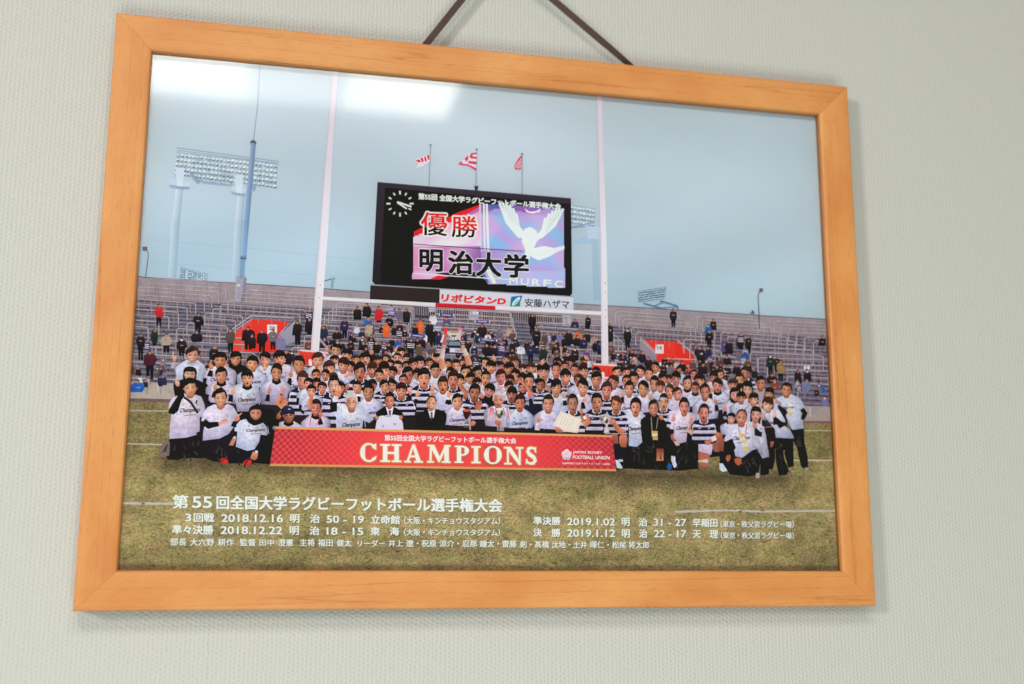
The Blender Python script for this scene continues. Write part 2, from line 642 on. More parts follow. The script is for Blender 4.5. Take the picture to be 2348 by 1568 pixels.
def text(ink, body, quad, c, bold=0.02, shear=0.0, dx=0, dy=0, c_low=None, split=0.0):
    """ink box of the lettering onto quad = (TL, TR, BR, BL)"""
    if bold:
        # heavier weight: the same letters printed again, shifted by part of a stroke
        em = math.dist(quad[0], quad[3])
        r_ = bold * em * 0.95
        for sx_, sy_ in ((-1, -0.6), (1, -0.6), (-1, 0.6), (1, 0.6), (0, -0.8), (0, 0.8)):
            text(ink, body, quad, c, 0, shear, dx + sx_ * r_, dy + sy_ * r_, c_low, split)
    vs, fs, x0, x1, y0, y1 = glyphs(body, 0.0, shear)
    pts = []
    tl, tr, br, bl = quad

    def place(x, y):
        u, v = (x - x0) / (x1 - x0), (y1 - y) / (y1 - y0)
        a = (tl[0] + (tr[0] - tl[0]) * u, tl[1] + (tr[1] - tl[1]) * u)
        b = (bl[0] + (br[0] - bl[0]) * u, bl[1] + (br[1] - bl[1]) * u)
        return (a[0] + (b[0] - a[0]) * v + dx, a[1] + (b[1] - a[1]) * v + dy)
    if c_low is None:
        ink.add([place(*v) for v in vs], fs, c)
        return
    bm = bmesh.new()
    bv = [bm.verts.new((v[0], v[1], 0)) for v in vs]
    for f in fs:
        try:
            bm.faces.new([bv[i] for i in f])
        except ValueError:
            pass
    ys = y1 - (y1 - y0) * split
    bmesh.ops.bisect_plane(bm, geom=bm.verts[:] + bm.edges[:] + bm.faces[:], plane_co=(0, ys, 0), plane_no=(0, 1, 0))
    bm.verts.index_update()
    pts = [place(v.co.x, v.co.y) for v in bm.verts]
    up = [[v.index for v in f.verts] for f in bm.faces if f.calc_center_median().y > ys]
    lo = [[v.index for v in f.verts] for f in bm.faces if f.calc_center_median().y <= ys]
    z = ink.lay(pts)
    ink.add(pts, up, c, z)
    ink.add(pts, lo, c_low, z)
    bm.free()


def outlined(ink, body, quad, c, oc, r, bold, shear=0.0, n=8, **kw):
    for i in range(n):
        a = 2 * math.pi * i / n
        text(ink, body, quad, oc, 0, shear, r * math.cos(a), r * math.sin(a))
    text(ink, body, quad, c, bold, shear, **kw)


def box4(x0, x1, y0, y1, sl=0.0):
    """level box with baseline slope sl; y0..y1 is the ink box as measured over its whole width"""
    h = sl * (x1 - x0)
    return ((x0, y0), (x1, y0 + h), (x1, y1), (x0, y1 - h))


def tile(ox, oy, sc):
    return lambda x, y: (ox + x / sc, oy + y / sc)


G1, G2, G3, G4, G5 = (tile(ox, 1100, 3.35) for ox in (500, 1150, 1800, 2300, 2700))
SB = tile(1470, 700, 2.609)
FL = tile(560, 540, 3.913)
FB = tile(560, 880, 2.609)
Z2 = tile(1300, 0, 1.677)


def T(t, *pts):
    return [t(*p) for p in pts]


# sky -------------------------------------------------------------
def build_sky():
    k = Ink()
    nx, ny = 34, 26
    pts, cols, faces = [], [], []
    x0, x1, y0, y1 = 430, 3420, 120, 1420
    r2 = random.Random(3)
    for j in range(ny + 1):
        for i in range(nx + 1):
            x, y = x0 + (x1 - x0) * i / nx, y0 + (y1 - y0) * j / ny
            f = (y - (230 + (x - 600) * 0.10)) / 900.0
            top, mid, low = (186, 202, 205), (180, 197, 202), (165, 190, 199)
            c = mix(top, mid, min(max(f / 0.45, 0), 1)) if f < 0.45 else mix(mid, low, min(max((f - 0.45) / 0.45, 0), 1))
            if x > 2300:
                c = mix(c, (174, 195, 197), 0.45 * min((x - 2300) / 600, 1))
            n = math.sin(x * 0.0042 + math.sin(y * 0.006) * 1.4) * math.sin(y * 0.0085 + x * 0.0016)
            c = tuple(v + n * 6.0 + r2.uniform(-0.7, 0.7) for v in c)
            pts.append((x, y))
            cols.append(c)
    for j in range(ny):
        for i in range(nx):
            a = j * (nx + 1) + i
            faces.append([a, a + 1, a + nx + 2, a + nx + 1])
    k.add(pts, faces, cols)
    # faint netting wires
    wire = (140, 172, 190)
    for t, a, b in ((FB, (60, 200), (960, 285)), (FB, (1120, 290), (2348, 420)), (FB, (60, 425), (940, 500)), (FB, (1120, 515), (2348, 620))):
        k.line(T(t, a, b), 1.2, wire)
    for x in (1180, 1470, 1750, 2080, 2290):
        k.line(T(FB, (x, 300 + (x - 1180) * 0.1), (x - 8, 690)), 1.0, (160, 192, 206))
    k.build('printed_sky', M_SKY)


build_sky()

# floodlights -----------------------------------------------------
def lamp_bank(k, quad, rows, cols_, c1, c2, amp):
    tl, tr, br, bl = quad

    def at(u, v):
        return (tl[0] * (1 - u) * (1 - v) + tr[0] * u * (1 - v) + br[0] * u * v + bl[0] * (1 - u) * v,
                tl[1] * (1 - u) * (1 - v) + tr[1] * u * (1 - v) + br[1] * u * v + bl[1] * (1 - u) * v)
    hgt = math.dist(tl, bl) / rows
    wdt = math.dist(tl, tr) / cols_
    for r in range(rows):
        v = (r + 0.65) / rows
        k.line([at(u / 10, v) for u in range(11)], hgt * 0.42, c1, mix(c1, c2, 0.4))
        for i in range(cols_):
            p = at((i + 0.5) / cols_, v + rnd.uniform(-0.01, 0.01))
            k.ell(p[0], p[1] - hgt * 0.15, wdt * 0.42, hgt * 0.33, mix(c1, (225, 233, 238), rnd.uniform(0.2, 1)), n=8)
            k.ell(p[0] + wdt * 0.1, p[1] + hgt * 0.22, wdt * 0.4, hgt * 0.16, mix(c2, c1, rnd.uniform(0, 0.5)), n=8)
            if rnd.random() < 0.5:
                p = at((i + 0.4) / cols_, v - 0.35 / rows)
                k.line([(p[0], p[1] - hgt * 0.2), (p[0] + wdt * 0.3, p[1] + hgt * 0.15)], 2, c2)


def floodlights():
    k = Ink()
    colw, cols_ = (176, 200, 212), (156, 184, 202)
    for q in ([(560, 835), (675, 835), (600, 1565), (465, 1565)], [(1525, 930), (1640, 930), (1600, 1565), (1465, 1565)]):
        p = T(FL, *q)
        k.add(p, [[0, 1, 2, 3]], [(204, 216, 221), (156, 178, 190), (142, 168, 183), (190, 206, 213)])
    p = T(FB, (330, 0), (415, 0), (375, 600), (290, 600))
    k.add(p, [[0, 1, 2, 3]], [(190, 206, 213), (142, 168, 183), (144, 172, 187), (182, 202, 210)])
    p = T(FB, (990, 0), (1075, 0), (1040, 650), (955, 630))
    k.add(p, [[0, 1, 2, 3]], [(190, 206, 213), (142, 168, 183), (144, 172, 187), (182, 202, 210)])
    q = T(FL, (575, 260), (2150, 440), (2140, 830), (530, 620))
    k.poly(T(FL, (570, 260), (2165, 430), (2140, 820), (535, 600)), (160, 180, 189))
    lamp_bank(k, q, 5, 26, (180, 197, 205), (92, 120, 136), 3)
    tc = (132, 158, 172)
    k.line(T(FL, (570, 195), (2175, 410)), 2.2, tc)
    k.line(T(FL, (590, 235), (2150, 440)), 1.4, tc)
    for i in range(8):
        u = i / 7
        a = (570 + 1605 * u, 195 + 215 * u)
        k.line(T(FL, a, (a[0] - 12, a[1] + 60), (a[0] + 40, a[1] + 60)), 1.2, tc)
        k.line(T(FL, (a[0], a[1]), (a[0] - 30, a[1] + 420 - 5 * i)), 1.6, (200, 214, 220))
    for i in range(5):
        a = 700 + i * 310
        k.line(T(FL, (a, 330 + i * 40), (a + 150, 560 + i * 35)), 2.2, (205, 217, 222))
        k.line(T(FL, (a + 300, 370 + i * 40), (a + 150, 560 + i * 35)), 2.2, (205, 217, 222))
    # lower truss
    k.line(T(FL, (780, 570), (1480, 640)), 4.5, (178, 198, 208), (132, 156, 172))
    k.line(T(FL, (960, 735), (1500, 800)), 5.5, (170, 192, 204), (120, 146, 164))
    for i in range(4):
        a = 840 + 150 * i
        k.line(T(FL, (a, 590 + i * 12), (a + 160, 740 + i * 14)), 2, (128, 150, 166))
        k.line(T(FL, (a + 140, 605 + i * 12), (a + 20, 720 + i * 14)), 2, (150, 170, 182))
    k.line(T(FL, (790, 610), (930, 745)), [11, 15], (150, 172, 186), (118, 142, 160))
    k.ell(*FL(1785, 815), 8, 15, (140, 162, 178), n=10)
    for cx_, cy_, wv in ((620, 760, 165), (1545, 865, 120)):
        k.rect(*FL(cx_ - 60, cy_ - 250), *FL(cx_ + 70, cy_ + 70), (196, 212, 220))
        k.poly(T(FL, (cx_ - wv, cy_ + 20), (cx_ + wv, cy_ + 60), (cx_ + wv - 30, cy_ + 85), (cx_, cy_ + 75), (cx_ - wv + 20, cy_ + 55)), (150, 170, 190))
        k.poly(T(FL, (cx_ - wv + 10, cy_ - 80), (cx_ + wv - 10, cy_ - 40), (cx_ + wv, cy_ + 55), (cx_ - wv, cy_ + 15)), (186, 205, 214))
        k.rect(*FL(cx_ - 40, cy_ - 80), *FL(cx_ + 50, cy_ + 40), (202, 216, 222))
        for d in range(5):
            k.line(T(FL, (cx_ - 50 + d * 28, cy_ + 50), (cx_ - 40 + d * 28, cy_ + 64)), 3, (128, 140, 168))
    k.build('printed_floodlight')
    # bank seen behind the scoreboard, right
    k = Ink()
    k.poly(T(SB, (2100, 700), (2310, 720), (2420, 620), (2360, 600)), (160, 188, 202))
    p = [(2365, 930), (2392, 935), (2402, 1200), (2376, 1200)]
    k.poly(p, (164, 186, 196), (146, 174, 188))
    q = [(2270, 815), (2383, 832), (2378, 905), (2270, 890)]
    k.poly(q, (150, 172, 184))
    lamp_bank(k, q, 4, 9, (184, 200, 208), (96, 126, 144), 2)
    k.line([(2282, 912), (2378, 890)], 9, (176, 196, 208), (118, 140, 162))
    k.line([(2282, 912), (2340, 905)], 6, (160, 182, 196), (110, 132, 156))
    k.rect(2350, 905, 2402, 955, (178, 200, 212))
    k.build('printed_floodlight')
    # small far bank above the stand, right
    k = Ink()
    q = T(G4, (845, 215), (1225, 155), (1205, 315), (850, 365))
    k.poly(q, (96, 130, 150))
    lamp_bank(k, q, 5, 14, (128, 162, 182), (58, 94, 122), 2)
    for a, b, wd in (((920, 380), (1140, 440), 6), ((1140, 345), (1375, 415), 6), ((1375, 415), (1380, 455), 7), ((1140, 440), (1380, 425), 3), ((1050, 420), (1190, 365), 4)):
        k.line(T(G4, a, b), wd * 1.2, (92, 130, 154))
    k.build('printed_floodlight')
    # small far bank, left
    k = Ink()
    q = T(FB, (425, 490), (705, 560), (700, 630), (415, 615))
    k.poly(q, (104, 140, 162))
    lamp_bank(k, q, 5, 12, (136, 170, 190), (70, 110, 138), 2)
    k.line(T(FB, (488, 520), (482, 615)), 5, (186, 206, 216))
    k.build('printed_floodlight')


floodlights()

# grandstand ------------------------------------------------------
def build_stand():
    k = Ink()
    top = [(440, 1096)] + T(FB, (60, 595), (1000, 655), (1830, 705), (2348, 745)) + [(1900, 1190)] + T(G4, (0, 380), (850, 430), (2345, 525)) + T(G5, (1180, 540), (2060, 590)) + [(3420, 1284)]
    n = len(top)
    pts = top + [(x, y + 700) for x, y in top]
    k.add(pts, [[i, i + 1, n + i + 1, n + i] for i in range(n - 1)], [(152, 143, 146)] * n + [(120, 112, 125)] * n)
    k.line([(x, y + 1.5) for x, y in top], 4.0, (112, 106, 112))
    for x, y in ((1055, 1140), (1900, 1200), (2640, 1240), (2945, 1258), (3035, 1264)):
        k.line([(x, y), (x - 6, y + 75)], 3, (138, 128, 134))
    # tiers
    def seat_y(x):
        prof = [(440, 1186), (560, 1195), (942, 1213), (1284, 1231), (1700, 1250), (2434, 1300), (2790, 1321), (3297, 1345), (3420, 1352)]
        for (xa, ya), (xb, yb) in zip(prof, prof[1:]):
            if x <= xb:
                return ya + (yb - ya) * (x - xa) / (xb - xa)
        return prof[-1][1]
    xs = list(range(440, 3421, 60))
    off, pitch = 0.0, 12.5
    while off < 420:
        def band(a, b, c, cb=None):
            m = len(xs)
            ps = [(x, seat_y(x) + a) for x in xs] + [(x, seat_y(x) + b) for x in xs]
            cs = []
            for e in (0, 1):
                for x in xs:
                    tint = min(max((x - 2300) / 900, 0), 1)
                    cs.append(mix(c, (c[0] * 1.02, c[1] * 0.96, c[2] * 1.0), tint))
            k.add(ps, [[i, i + 1, m + i + 1, m + i] for i in range(m - 1)], cs)
        band(off, off + pitch * 0.50, (120, 120, 132))
        band(off + pitch * 0.50, off + pitch * 0.66, (62, 60, 72))
        band(off + pitch * 0.66, off + pitch, (98, 92, 102))
        # dark seat brackets
        x = 470 + rnd.uniform(0, 40)
        while x < 3350:
            y = seat_y(x) + off + pitch * 0.35
            k.rect(x, y, x + 4.5, y + pitch * 0.55, (74, 58, 72))
            x += 44 + rnd.uniform(-3, 3)
        off += pitch
        pitch = min(pitch + 0.55, 23)
    # service column and notice
    k.poly(T(FB, (1005, 590), (1112, 600), (1085, 860), (985, 850)), (152, 152, 166), (166, 164, 178))
    k.poly(T(FB, (1085, 598), (1112, 600), (1090, 860), (1060, 858)), (138, 128, 144))
    k.rect(*FB(1015, 670), *FB(1055, 692), (214, 214, 218))
    k.rect(*FB(1040, 676), *FB(1050, 688), (40, 40, 50))
    # slatted gate below the scoreboard
    for poly in (T(G2, (1260, 375), (1990, 440), (1990, 580), (1690, 555), (1670, 430), (1260, 410)), T(G3, (-190, 440), (1520, 540), (1520, 640), (840, 600), (-190, 570))):
        k.poly(poly, (58, 54, 60))
    x = 1535
    while x < 2255:
        y = 1212 + (x - 1535) * 0.066
        ln = 14 if x < 1650 else 40
        k.line([(x, y), (x, y + ln)], 1.8, (178, 170, 168))
        x += 7.2
    for a, b in (((250, 480), (385, 600)), ((1510, 530), (1620, 680))):
        k.poly(T(G3, a, (b[0], a[1] + 8), b, (a[0], b[1])), (166, 168, 180))
    k.rect(*G3(308, 472), *G3(378, 520), (206, 214, 212))
    k.rect(*G3(330, 498), *G3(352, 516), (120, 176, 160))
    # left low barrier and its plinth
    for q, c in (([(430, 1522), (700, 1534), (700, 1597), (430, 1590)], (170, 160, 150)), ([(430, 1590), (700, 1597), (700, 1610), (430, 1605)], (112, 92, 90)),
                 ([(3190, 1622), (3430, 1630), (3430, 1688), (3190, 1682)], (162, 150, 146)), ([(3190, 1682), (3430, 1688), (3430, 1702), (3190, 1695)], (126, 92, 96))):
        k.poly(q, c)
    for p in ([(632, 1530), (630, 1562)], [(3240, 1628), (3242, 1668)]):
        k.line(p, 3, (214, 206, 196))
    k.build('printed_grandstand', M_STAND)

    # red entrances with their numbers
    k = Ink()
    red, dred = (224, 62, 52), (196, 40, 40)
    k.poly(T(G1, (2280, 610), (2275, 900), (2040, 960), (2055, 820)), (158, 160, 176), (140, 138, 155))
    k.poly(T(G1, (1700, 590), (2205, 622), (2050, 800), (2030, 1040), (1420, 1020), (1450, 790)), red, mix(red, dred, 0.4))
    k.poly(T(G1, (1700, 590), (1450, 790), (1425, 1020), (1620, 1020), (1700, 780)), (232, 76, 64))
    k.line(T(G1, (1440, 720), (1690, 545), (2270, 575), (2070, 790)), 5, (178, 172, 182))
    k.line(T(G1, (1450, 755), (1700, 590)), 4, (170, 164, 176))
    k.rect(*G1(1905, 665), *G1(2037, 790), (222, 220, 218))
    text(k, '20', box4(*[G1(1935, 0)[0], G1(2010, 0)[0]], G1(0, 688)[1], G1(0, 735)[1]), (52, 48, 56), 0.03)
    k.build('printed_entrance')
    k = Ink()
    k.poly(T(G4, (870, 850), (935, 870), (1100, 1060), (1105, 1300), (1010, 1240), (870, 980)), (150, 140, 146), (132, 124, 140))
    k.poly(T(G4, (935, 870), (1370, 890), (1600, 1085), (1600, 1280), (1105, 1300), (1090, 1060)), red, mix(red, dred, 0.3))
    k.poly(T(G4, (1345, 890), (1370, 890), (1600, 1085), (1600, 1270), (1345, 1060)), (212, 52, 46))
    k.line(T(G4, (870, 850), (1090, 1060)), 5, (172, 164, 172))
    k.line(T(G4, (870, 820), (1085, 1030)), 3, (168, 160, 170))
    k.line(T(G4, (1370, 870), (1610, 1070)), 6, (170, 166, 180))
    k.rect(*G4(1600, 1080), *G4(1625, 1280), (146, 138, 150))
    k.rect(*G4(1078, 932), *G4(1190, 1052), (216, 214, 214))
    text(k, '19', box4(G4(1108, 0)[0], G4(1165, 0)[0], G4(0, 958)[1], G4(0, 1002)[1]), (52, 48, 56), 0.03)
    k.rect(*G4(1110, 1165), *G4(1165, 1255), (60, 52, 56))
    k.rect(*G4(1120, 1172), *G4(1162, 1218), (205, 222, 222))
    k.build('printed_entrance')


build_stand()

RAILS = [
    (G1, [(330, 45, 1480, 100, 1, 0), (320, 115, 1342, 182, 1, 1), (190, 160, 1250, 230, 1, 1), (40, 205, 1160, 282, 0, 1), (40, 262, 1060, 328, 0, 1), (30, 318, 945, 380, 0, 1), (20, 380, 830, 438, 0, 1),
          (10, 450, 713, 500, 0, 1), (0, 525, 585, 560, 0, 1), (-10, 597, 450, 630, 0, 1), (-20, 675, 308, 705, 0, 1),
          (1635, 200, 2570, 262, 1, 0), (1560, 248, 2560, 312, 1, 0), (1472, 295, 2550, 358, 1, 0), (1385, 345, 2477, 410, 1, 1), (1285, 395, 2417, 470, 1, 1), (1178, 450, 2342, 530, 1, 1),
          (1072, 510, 1575, 550, 1, 1), (1035, 572, 1478, 610, 0, 1), (832, 645, 1370, 690, 1, 1), (695, 715, 1262, 760, 1, 1), (585, 790, 1680, 855, 1, 0), (415, 875, 1615, 938, 1, 0),
          (250, 960, 1738, 1050, 0, 1), (60, 1052, 1640, 1140, 0, 0), (60, 1165, 1500, 1232, 0, 0), (40, 1382, 720, 1408, 0, 0)]),
    (G2, [(658, 375, 1695, 435, 1, 1), (610, 430, 1670, 492, 1, 1), (553, 483, 1645, 547, 1, 1), (497, 538, 1622, 605, 1, 1), (440, 600, 1600, 668, 1, 1), (440, 670, 1570, 737, 0, 1), (430, 742, 1540, 805, 0, 1),
          (230, 812, 1475, 868, 1, 0), (150, 888, 1475, 950, 1, 0), (62, 972, 1300, 1030, 1, 0), (0, 1058, 330, 1075, 0, 0)]),
    (G3, [(-188, 455, 815, 508, 1, 1), (-200, 518, 840, 575, 1, 1), (-215, 575, 852, 628, 0, 1), (-230, 622, 865, 690, 1, 1), (-250, 692, 885, 752, 0, 1), (-260, 765, 885, 812, 0, 1), (-270, 838, 930, 890, 0, 0),
          (-250, 955, 960, 1050, 1, 1), (-200, 1060, 700, 1105, 0, 0), (1150, 545, 2030, 600, 0, 0), (1148, 638, 2130, 690, 1, 1), (1178, 692, 2195, 762, 1, 1), (1208, 757, 2257, 822, 1, 1), (1228, 828, 2315, 890, 1, 1),
          (1253, 897, 2380, 955, 1, 1), (1280, 977, 2500, 1035, 1, 0), (1318, 1055, 2500, 1112, 1, 0), (1300, 1140, 2480, 1195, 0, 0)]),
    (G4, [(553, 490, 1405, 552, 1, 1), (603, 542, 1470, 598, 1, 1), (650, 595, 1545, 650, 1, 1), (703, 650, 1615, 708, 1, 1), (760, 705, 1692, 765, 1, 1), (820, 765, 1785, 835, 1, 1), (1465, 860, 1865, 890, 1, 1),
          (1545, 925, 1960, 955, 1, 1), (1640, 1000, 2060, 1030, 0, 1), (1790, 1075, 2160, 1100, 1, 1), (1230, 1120, 2260, 1170, 0, 0), (1258, 1210, 2400, 1255, 1, 0), (700, 1090, 840, 1110, 0, 1)]),
    (G5, [(308, 555, 1105, 612, 1, 1), (378, 605, 1190, 660, 1, 1), (468, 658, 1292, 712, 0, 1), (535, 712, 1390, 768, 1, 1), (622, 770, 1500, 830, 1, 1), (712, 830, 1610, 890, 1, 1), (930, 897, 1725, 945, 0, 1),
          (930, 962, 1850, 1012, 0, 1), (1012, 1032, 1985, 1085, 1, 1), (1118, 1108, 2090, 1142, 1, 0), (1243, 1188, 2090, 1222, 1, 0), (1480, 1275, 2095, 1294, 0, 0), (1508, 1358, 2100, 1386, 1, 0), (1650, 1450, 2110, 1474, 1, 0),
          (1335, 622, 2080, 662, 1, 0), (1428, 672, 2080, 704, 1, 0), (1530, 722, 2080, 748, 1, 0), (1635, 772, 2080, 800, 1, 0), (1745, 832, 2080, 848, 1, 0), (1862, 890, 2080, 902, 1, 0)]),
]


def build_rails():
    k = Ink()
    for t, rails in RAILS:
        for (x0, y0, x1, y1, la, ra) in rails:
            far = min(max((y0 - 100) / 1000, 0), 1)
            drop = 150 + 50 * far
            wd = 4.0 + 1.4 * far
            lit, dk = (198, 190, 188), (110, 98, 104)
            rr = 26
            sl = (y1 - y0) / (x1 - x0)
            z = k.lay(T(t, (x0, y0), (x1, y1 + drop)))
            sp = 172 + 10 * far
            x = x0 + (sp * 0.5 if la else rnd.uniform(0, sp))
            while x < x1 - 20:
                y = y0 + sl * (x - x0)
                k.line(T(t, (x, y), (x, y + drop)), wd * 0.72, (168, 150, 144), (116, 96, 100), z)
                x += sp
            pts = []
            if la:
                pts += [(x0, y0 + drop), (x0, y0 + rr), (x0 + rr * 0.35, y0 + rr * 0.3)]
            pts += [(x0 + (rr if la else 0), y0 + sl * (rr if la else 0)), (x1 - (rr if ra else 0), y1 - sl * (rr if ra else 0))]
            if ra:
                pts += [(x1 - rr * 0.3, y1 + rr * 0.3), (x1, y1 + rr), (x1, y1 + drop)]
            k.line(T(t, *pts), wd, dk, lit)
    k.build('printed_railing', M_STAND)


build_rails()

# spectators ------------------------------------------------------
COAT = dict(black=(36, 32, 36), red=(196, 44, 52), maroon=(74, 34, 44), navy=(40, 44, 70), grey=(104, 100, 112), beige=(172, 152, 134), blue=(38, 92, 168), dgreen=(34, 44, 44), orange=(222, 104, 46),
            white=(206, 212, 218), purple=(84, 72, 122), olive=(82, 74, 66), brown=(92, 66, 60), camel=(150, 120, 84), rust=(132, 68, 52), greyblue=(112, 116, 150), stripe=(44, 44, 66), flag=(60, 52, 96))
SPECT = [
    (G1, [(455, 385, 680, 120, 'red'), (975, 505, 770, 140, 'black'), (215, 780, 1140, 120, 'black'), (400, 725, 950, 100, 'dgreen'), (560, 780, 1040, 150, 'beige'), (755, 835, 1090, 140, 'black', 'm'), (960, 740, 900, 160, 'black'),
          (1410, 715, 1040, 130, 'olive'), (1655, 690, 1000, 180, 'black'), (1710, 795, 1000, 110, 'black'), (1835, 730, 1030, 150, 'black'), (1985, 720, 1000, 120, 'grey'), (2080, 805, 1010, 130, 'greyblue'), (2310, 610, 940, 120, 'black'),
          (1190, 945, 1150, 130, 'black'), (330, 1015, 1400, 180, 'maroon'), (180, 1400, 1570, 190, 'blue'), (2160, 1005, 1200, 150, 'black'), (1000, 1080, 1220, 90, 'grey'), (1115, 1170, 1250, 90, 'black'), (290, 860, 1000, 110, 'flag', 's')]),
    (G2, [(140, 615, 930, 130, 'black'), (285, 455, 640, 110, 'stripe', 's'), (290, 570, 800, 120, 'black'), (490, 675, 900, 120, 'navy'), (660, 725, 860, 140, 'black'), (760, 575, 850, 120, 'navy'), (935, 420, 600, 110, 'black'),
          (1060, 375, 560, 120, 'black'), (1230, 415, 640, 115, 'red'), (1400, 405, 570, 110, 'purple', 's'), (1500, 450, 600, 100, 'grey'), (1590, 450, 640, 100, 'black'), (1360, 540, 690, 110, 'black'), (1330, 640, 830, 100, 'orange'),
          (1095, 640, 830, 100, 'beige'), (1085, 560, 680, 120, 'blue'), (1510, 635, 760, 100, 'black'), (1435, 680, 780, 90, 'grey'), (1500, 700, 830, 100, 'navy', 's'), (1780, 590, 790, 105, 'orange'), (1910, 620, 960, 110, 'black'),
          (1945, 510, 660, 110, 'white'), (1960, 710, 950, 110, 'black', 'm'), (2020, 770, 950, 100, 'navy'), (2140, 560, 660, 110, 'purple'), (1500, 835, 980, 140, 'blue'), (1650, 845, 1090, 140, 'black', 's'), (1745, 840, 1000, 150, 'black'),
          (1770, 915, 1090, 120, 'olive'), (1930, 960, 1060, 110, 'black'), (2020, 930, 1060, 100, 'navy', 's'), (1350, 905, 1050, 130, 'black'), (1180, 885, 1050, 130, 'black'), (1010, 885, 1010, 130, 'black'), (855, 870, 1010, 100, 'black'),
          (710, 875, 1010, 130, 'black'), (600, 835, 930, 100, 'black'), (880, 800, 900, 100, 'black', 'm'), (1010, 810, 900, 90, 'grey', 'm'), (1115, 800, 920, 100, 'black'), (285, 855, 1000, 130, 'brown'), (490, 840, 980, 120, 'black'),
          (890, 990, 1090, 110, 'blue'), (1055, 970, 1060, 100, 'black')]),
    (G3, [(340, 725, 840, 120, 'black', 'm'), (440, 650, 840, 140, 'black'), (550, 745, 850, 110, 'black'), (660, 735, 860, 110, 'grey'), (800, 685, 800, 90, 'beige'), (845, 745, 920, 100, 'brown'), (785, 830, 930, 90, 'greyblue'),
          (890, 850, 960, 100, 'black'), (240, 865, 990, 120, 'black'), (505, 915, 1090, 150, 'black'), (700, 895, 1090, 110, 'flag', 's'), (945, 925, 1060, 110, 'white'), (835, 990, 1100, 100, 'black'), (1110, 515, 800, 110, 'black'),
          (1160, 705, 1010, 120, 'black'), (1085, 905, 1170, 120, 'navy'), (1245, 955, 1160, 110, 'dgreen'), (1590, 735, 950, 110, 'black'), (1680, 585, 700, 110, 'navy'), (1850, 540, 720, 80, 'black'), (1760, 690, 790, 80, 'grey'),
          (1720, 740, 850, 100, 'orange'), (1710, 805, 950, 110, 'black'), (1840, 755, 900, 100, 'black'), (1800, 825, 990, 110, 'navy'), (2000, 840, 1070, 100, 'navy'), (2140, 650, 800, 80, 'black'), (2150, 720, 900, 80, 'black'),
          (2160, 905, 1090, 100, 'brown'), (1415, 855, 960, 120, 'black', 'm'), (1415, 920, 1090, 120, 'black'), (1535, 1030, 1150, 100, 'beige', 'm'), (1675, 970, 1150, 110, 'black', 'm'), (1380, 1055, 1170, 120, 'grey'),
          (2245, 1040, 1160, 100, 'navy', 'm'), (2000, 1110, 1190, 90, 'navy'), (160, 695, 830, 110, 'purple', 's'), (330, 1030, 1190, 100, 'navy'), (910, 1085, 1190, 120, 'flag', 's')]),
    (G4, [(710, 715, 1000, 110, 'black', 'm'), (765, 1000, 1120, 120, 'black'), (660, 1040, 1160, 110, 'navy'), (905, 1020, 1170, 110, 'black'), (985, 1095, 1240, 110, 'black'), (770, 1150, 1260, 120, 'black'), (1205, 1095, 1290, 90, 'black'),
          (1310, 1105, 1230, 90, 'brown'), (1435, 1150, 1290, 130, 'black'), (1325, 450, 700, 100, 'dgreen'), (1860, 590, 740, 90, 'black'), (1785, 660, 780, 90, 'blue', 'm'), (1800, 735, 980, 110, 'black'), (2005, 845, 1060, 100, 'purple'),
          (2065, 870, 1070, 110, 'black'), (2220, 775, 1000, 110, 'black', 's'), (2320, 820, 1050, 90, 'black'), (1680, 950, 1150, 130, 'black'), (1790, 960, 1150, 90, 'navy'), (1700, 1030, 1180, 90, 'black', 'm'), (1720, 1180, 1330, 120, 'black'),
          (1940, 1100, 1230, 110, 'brown'), (2045, 1070, 1200, 120, 'black'), (2040, 1200, 1330, 110, 'black'), (2165, 1190, 1330, 110, 'black'), (2270, 1220, 1330, 100, 'black'), (2310, 1120, 1260, 100, 'olive'), (2275, 1040, 1130, 120, 'navy')]),
    (G5, [(1280, 1065, 1340, 110, 'dgreen', 'm'), (1370, 1090, 1300, 80, 'black'), (1425, 1140, 1430, 110, 'camel'), (1300, 1310, 1450, 150, 'black'), (1645, 1270, 1480, 100, 'black'), (1770, 1265, 1430, 110, 'black', 'm'),
          (1765, 1390, 1560, 120, 'greyblue'), (1945, 1420, 1580, 120, 'blue'), (1980, 810, 950, 100, 'black'), (985, 815, 1060, 80, 'black'), (1340, 1400, 1540, 130, 'rust')]),
]


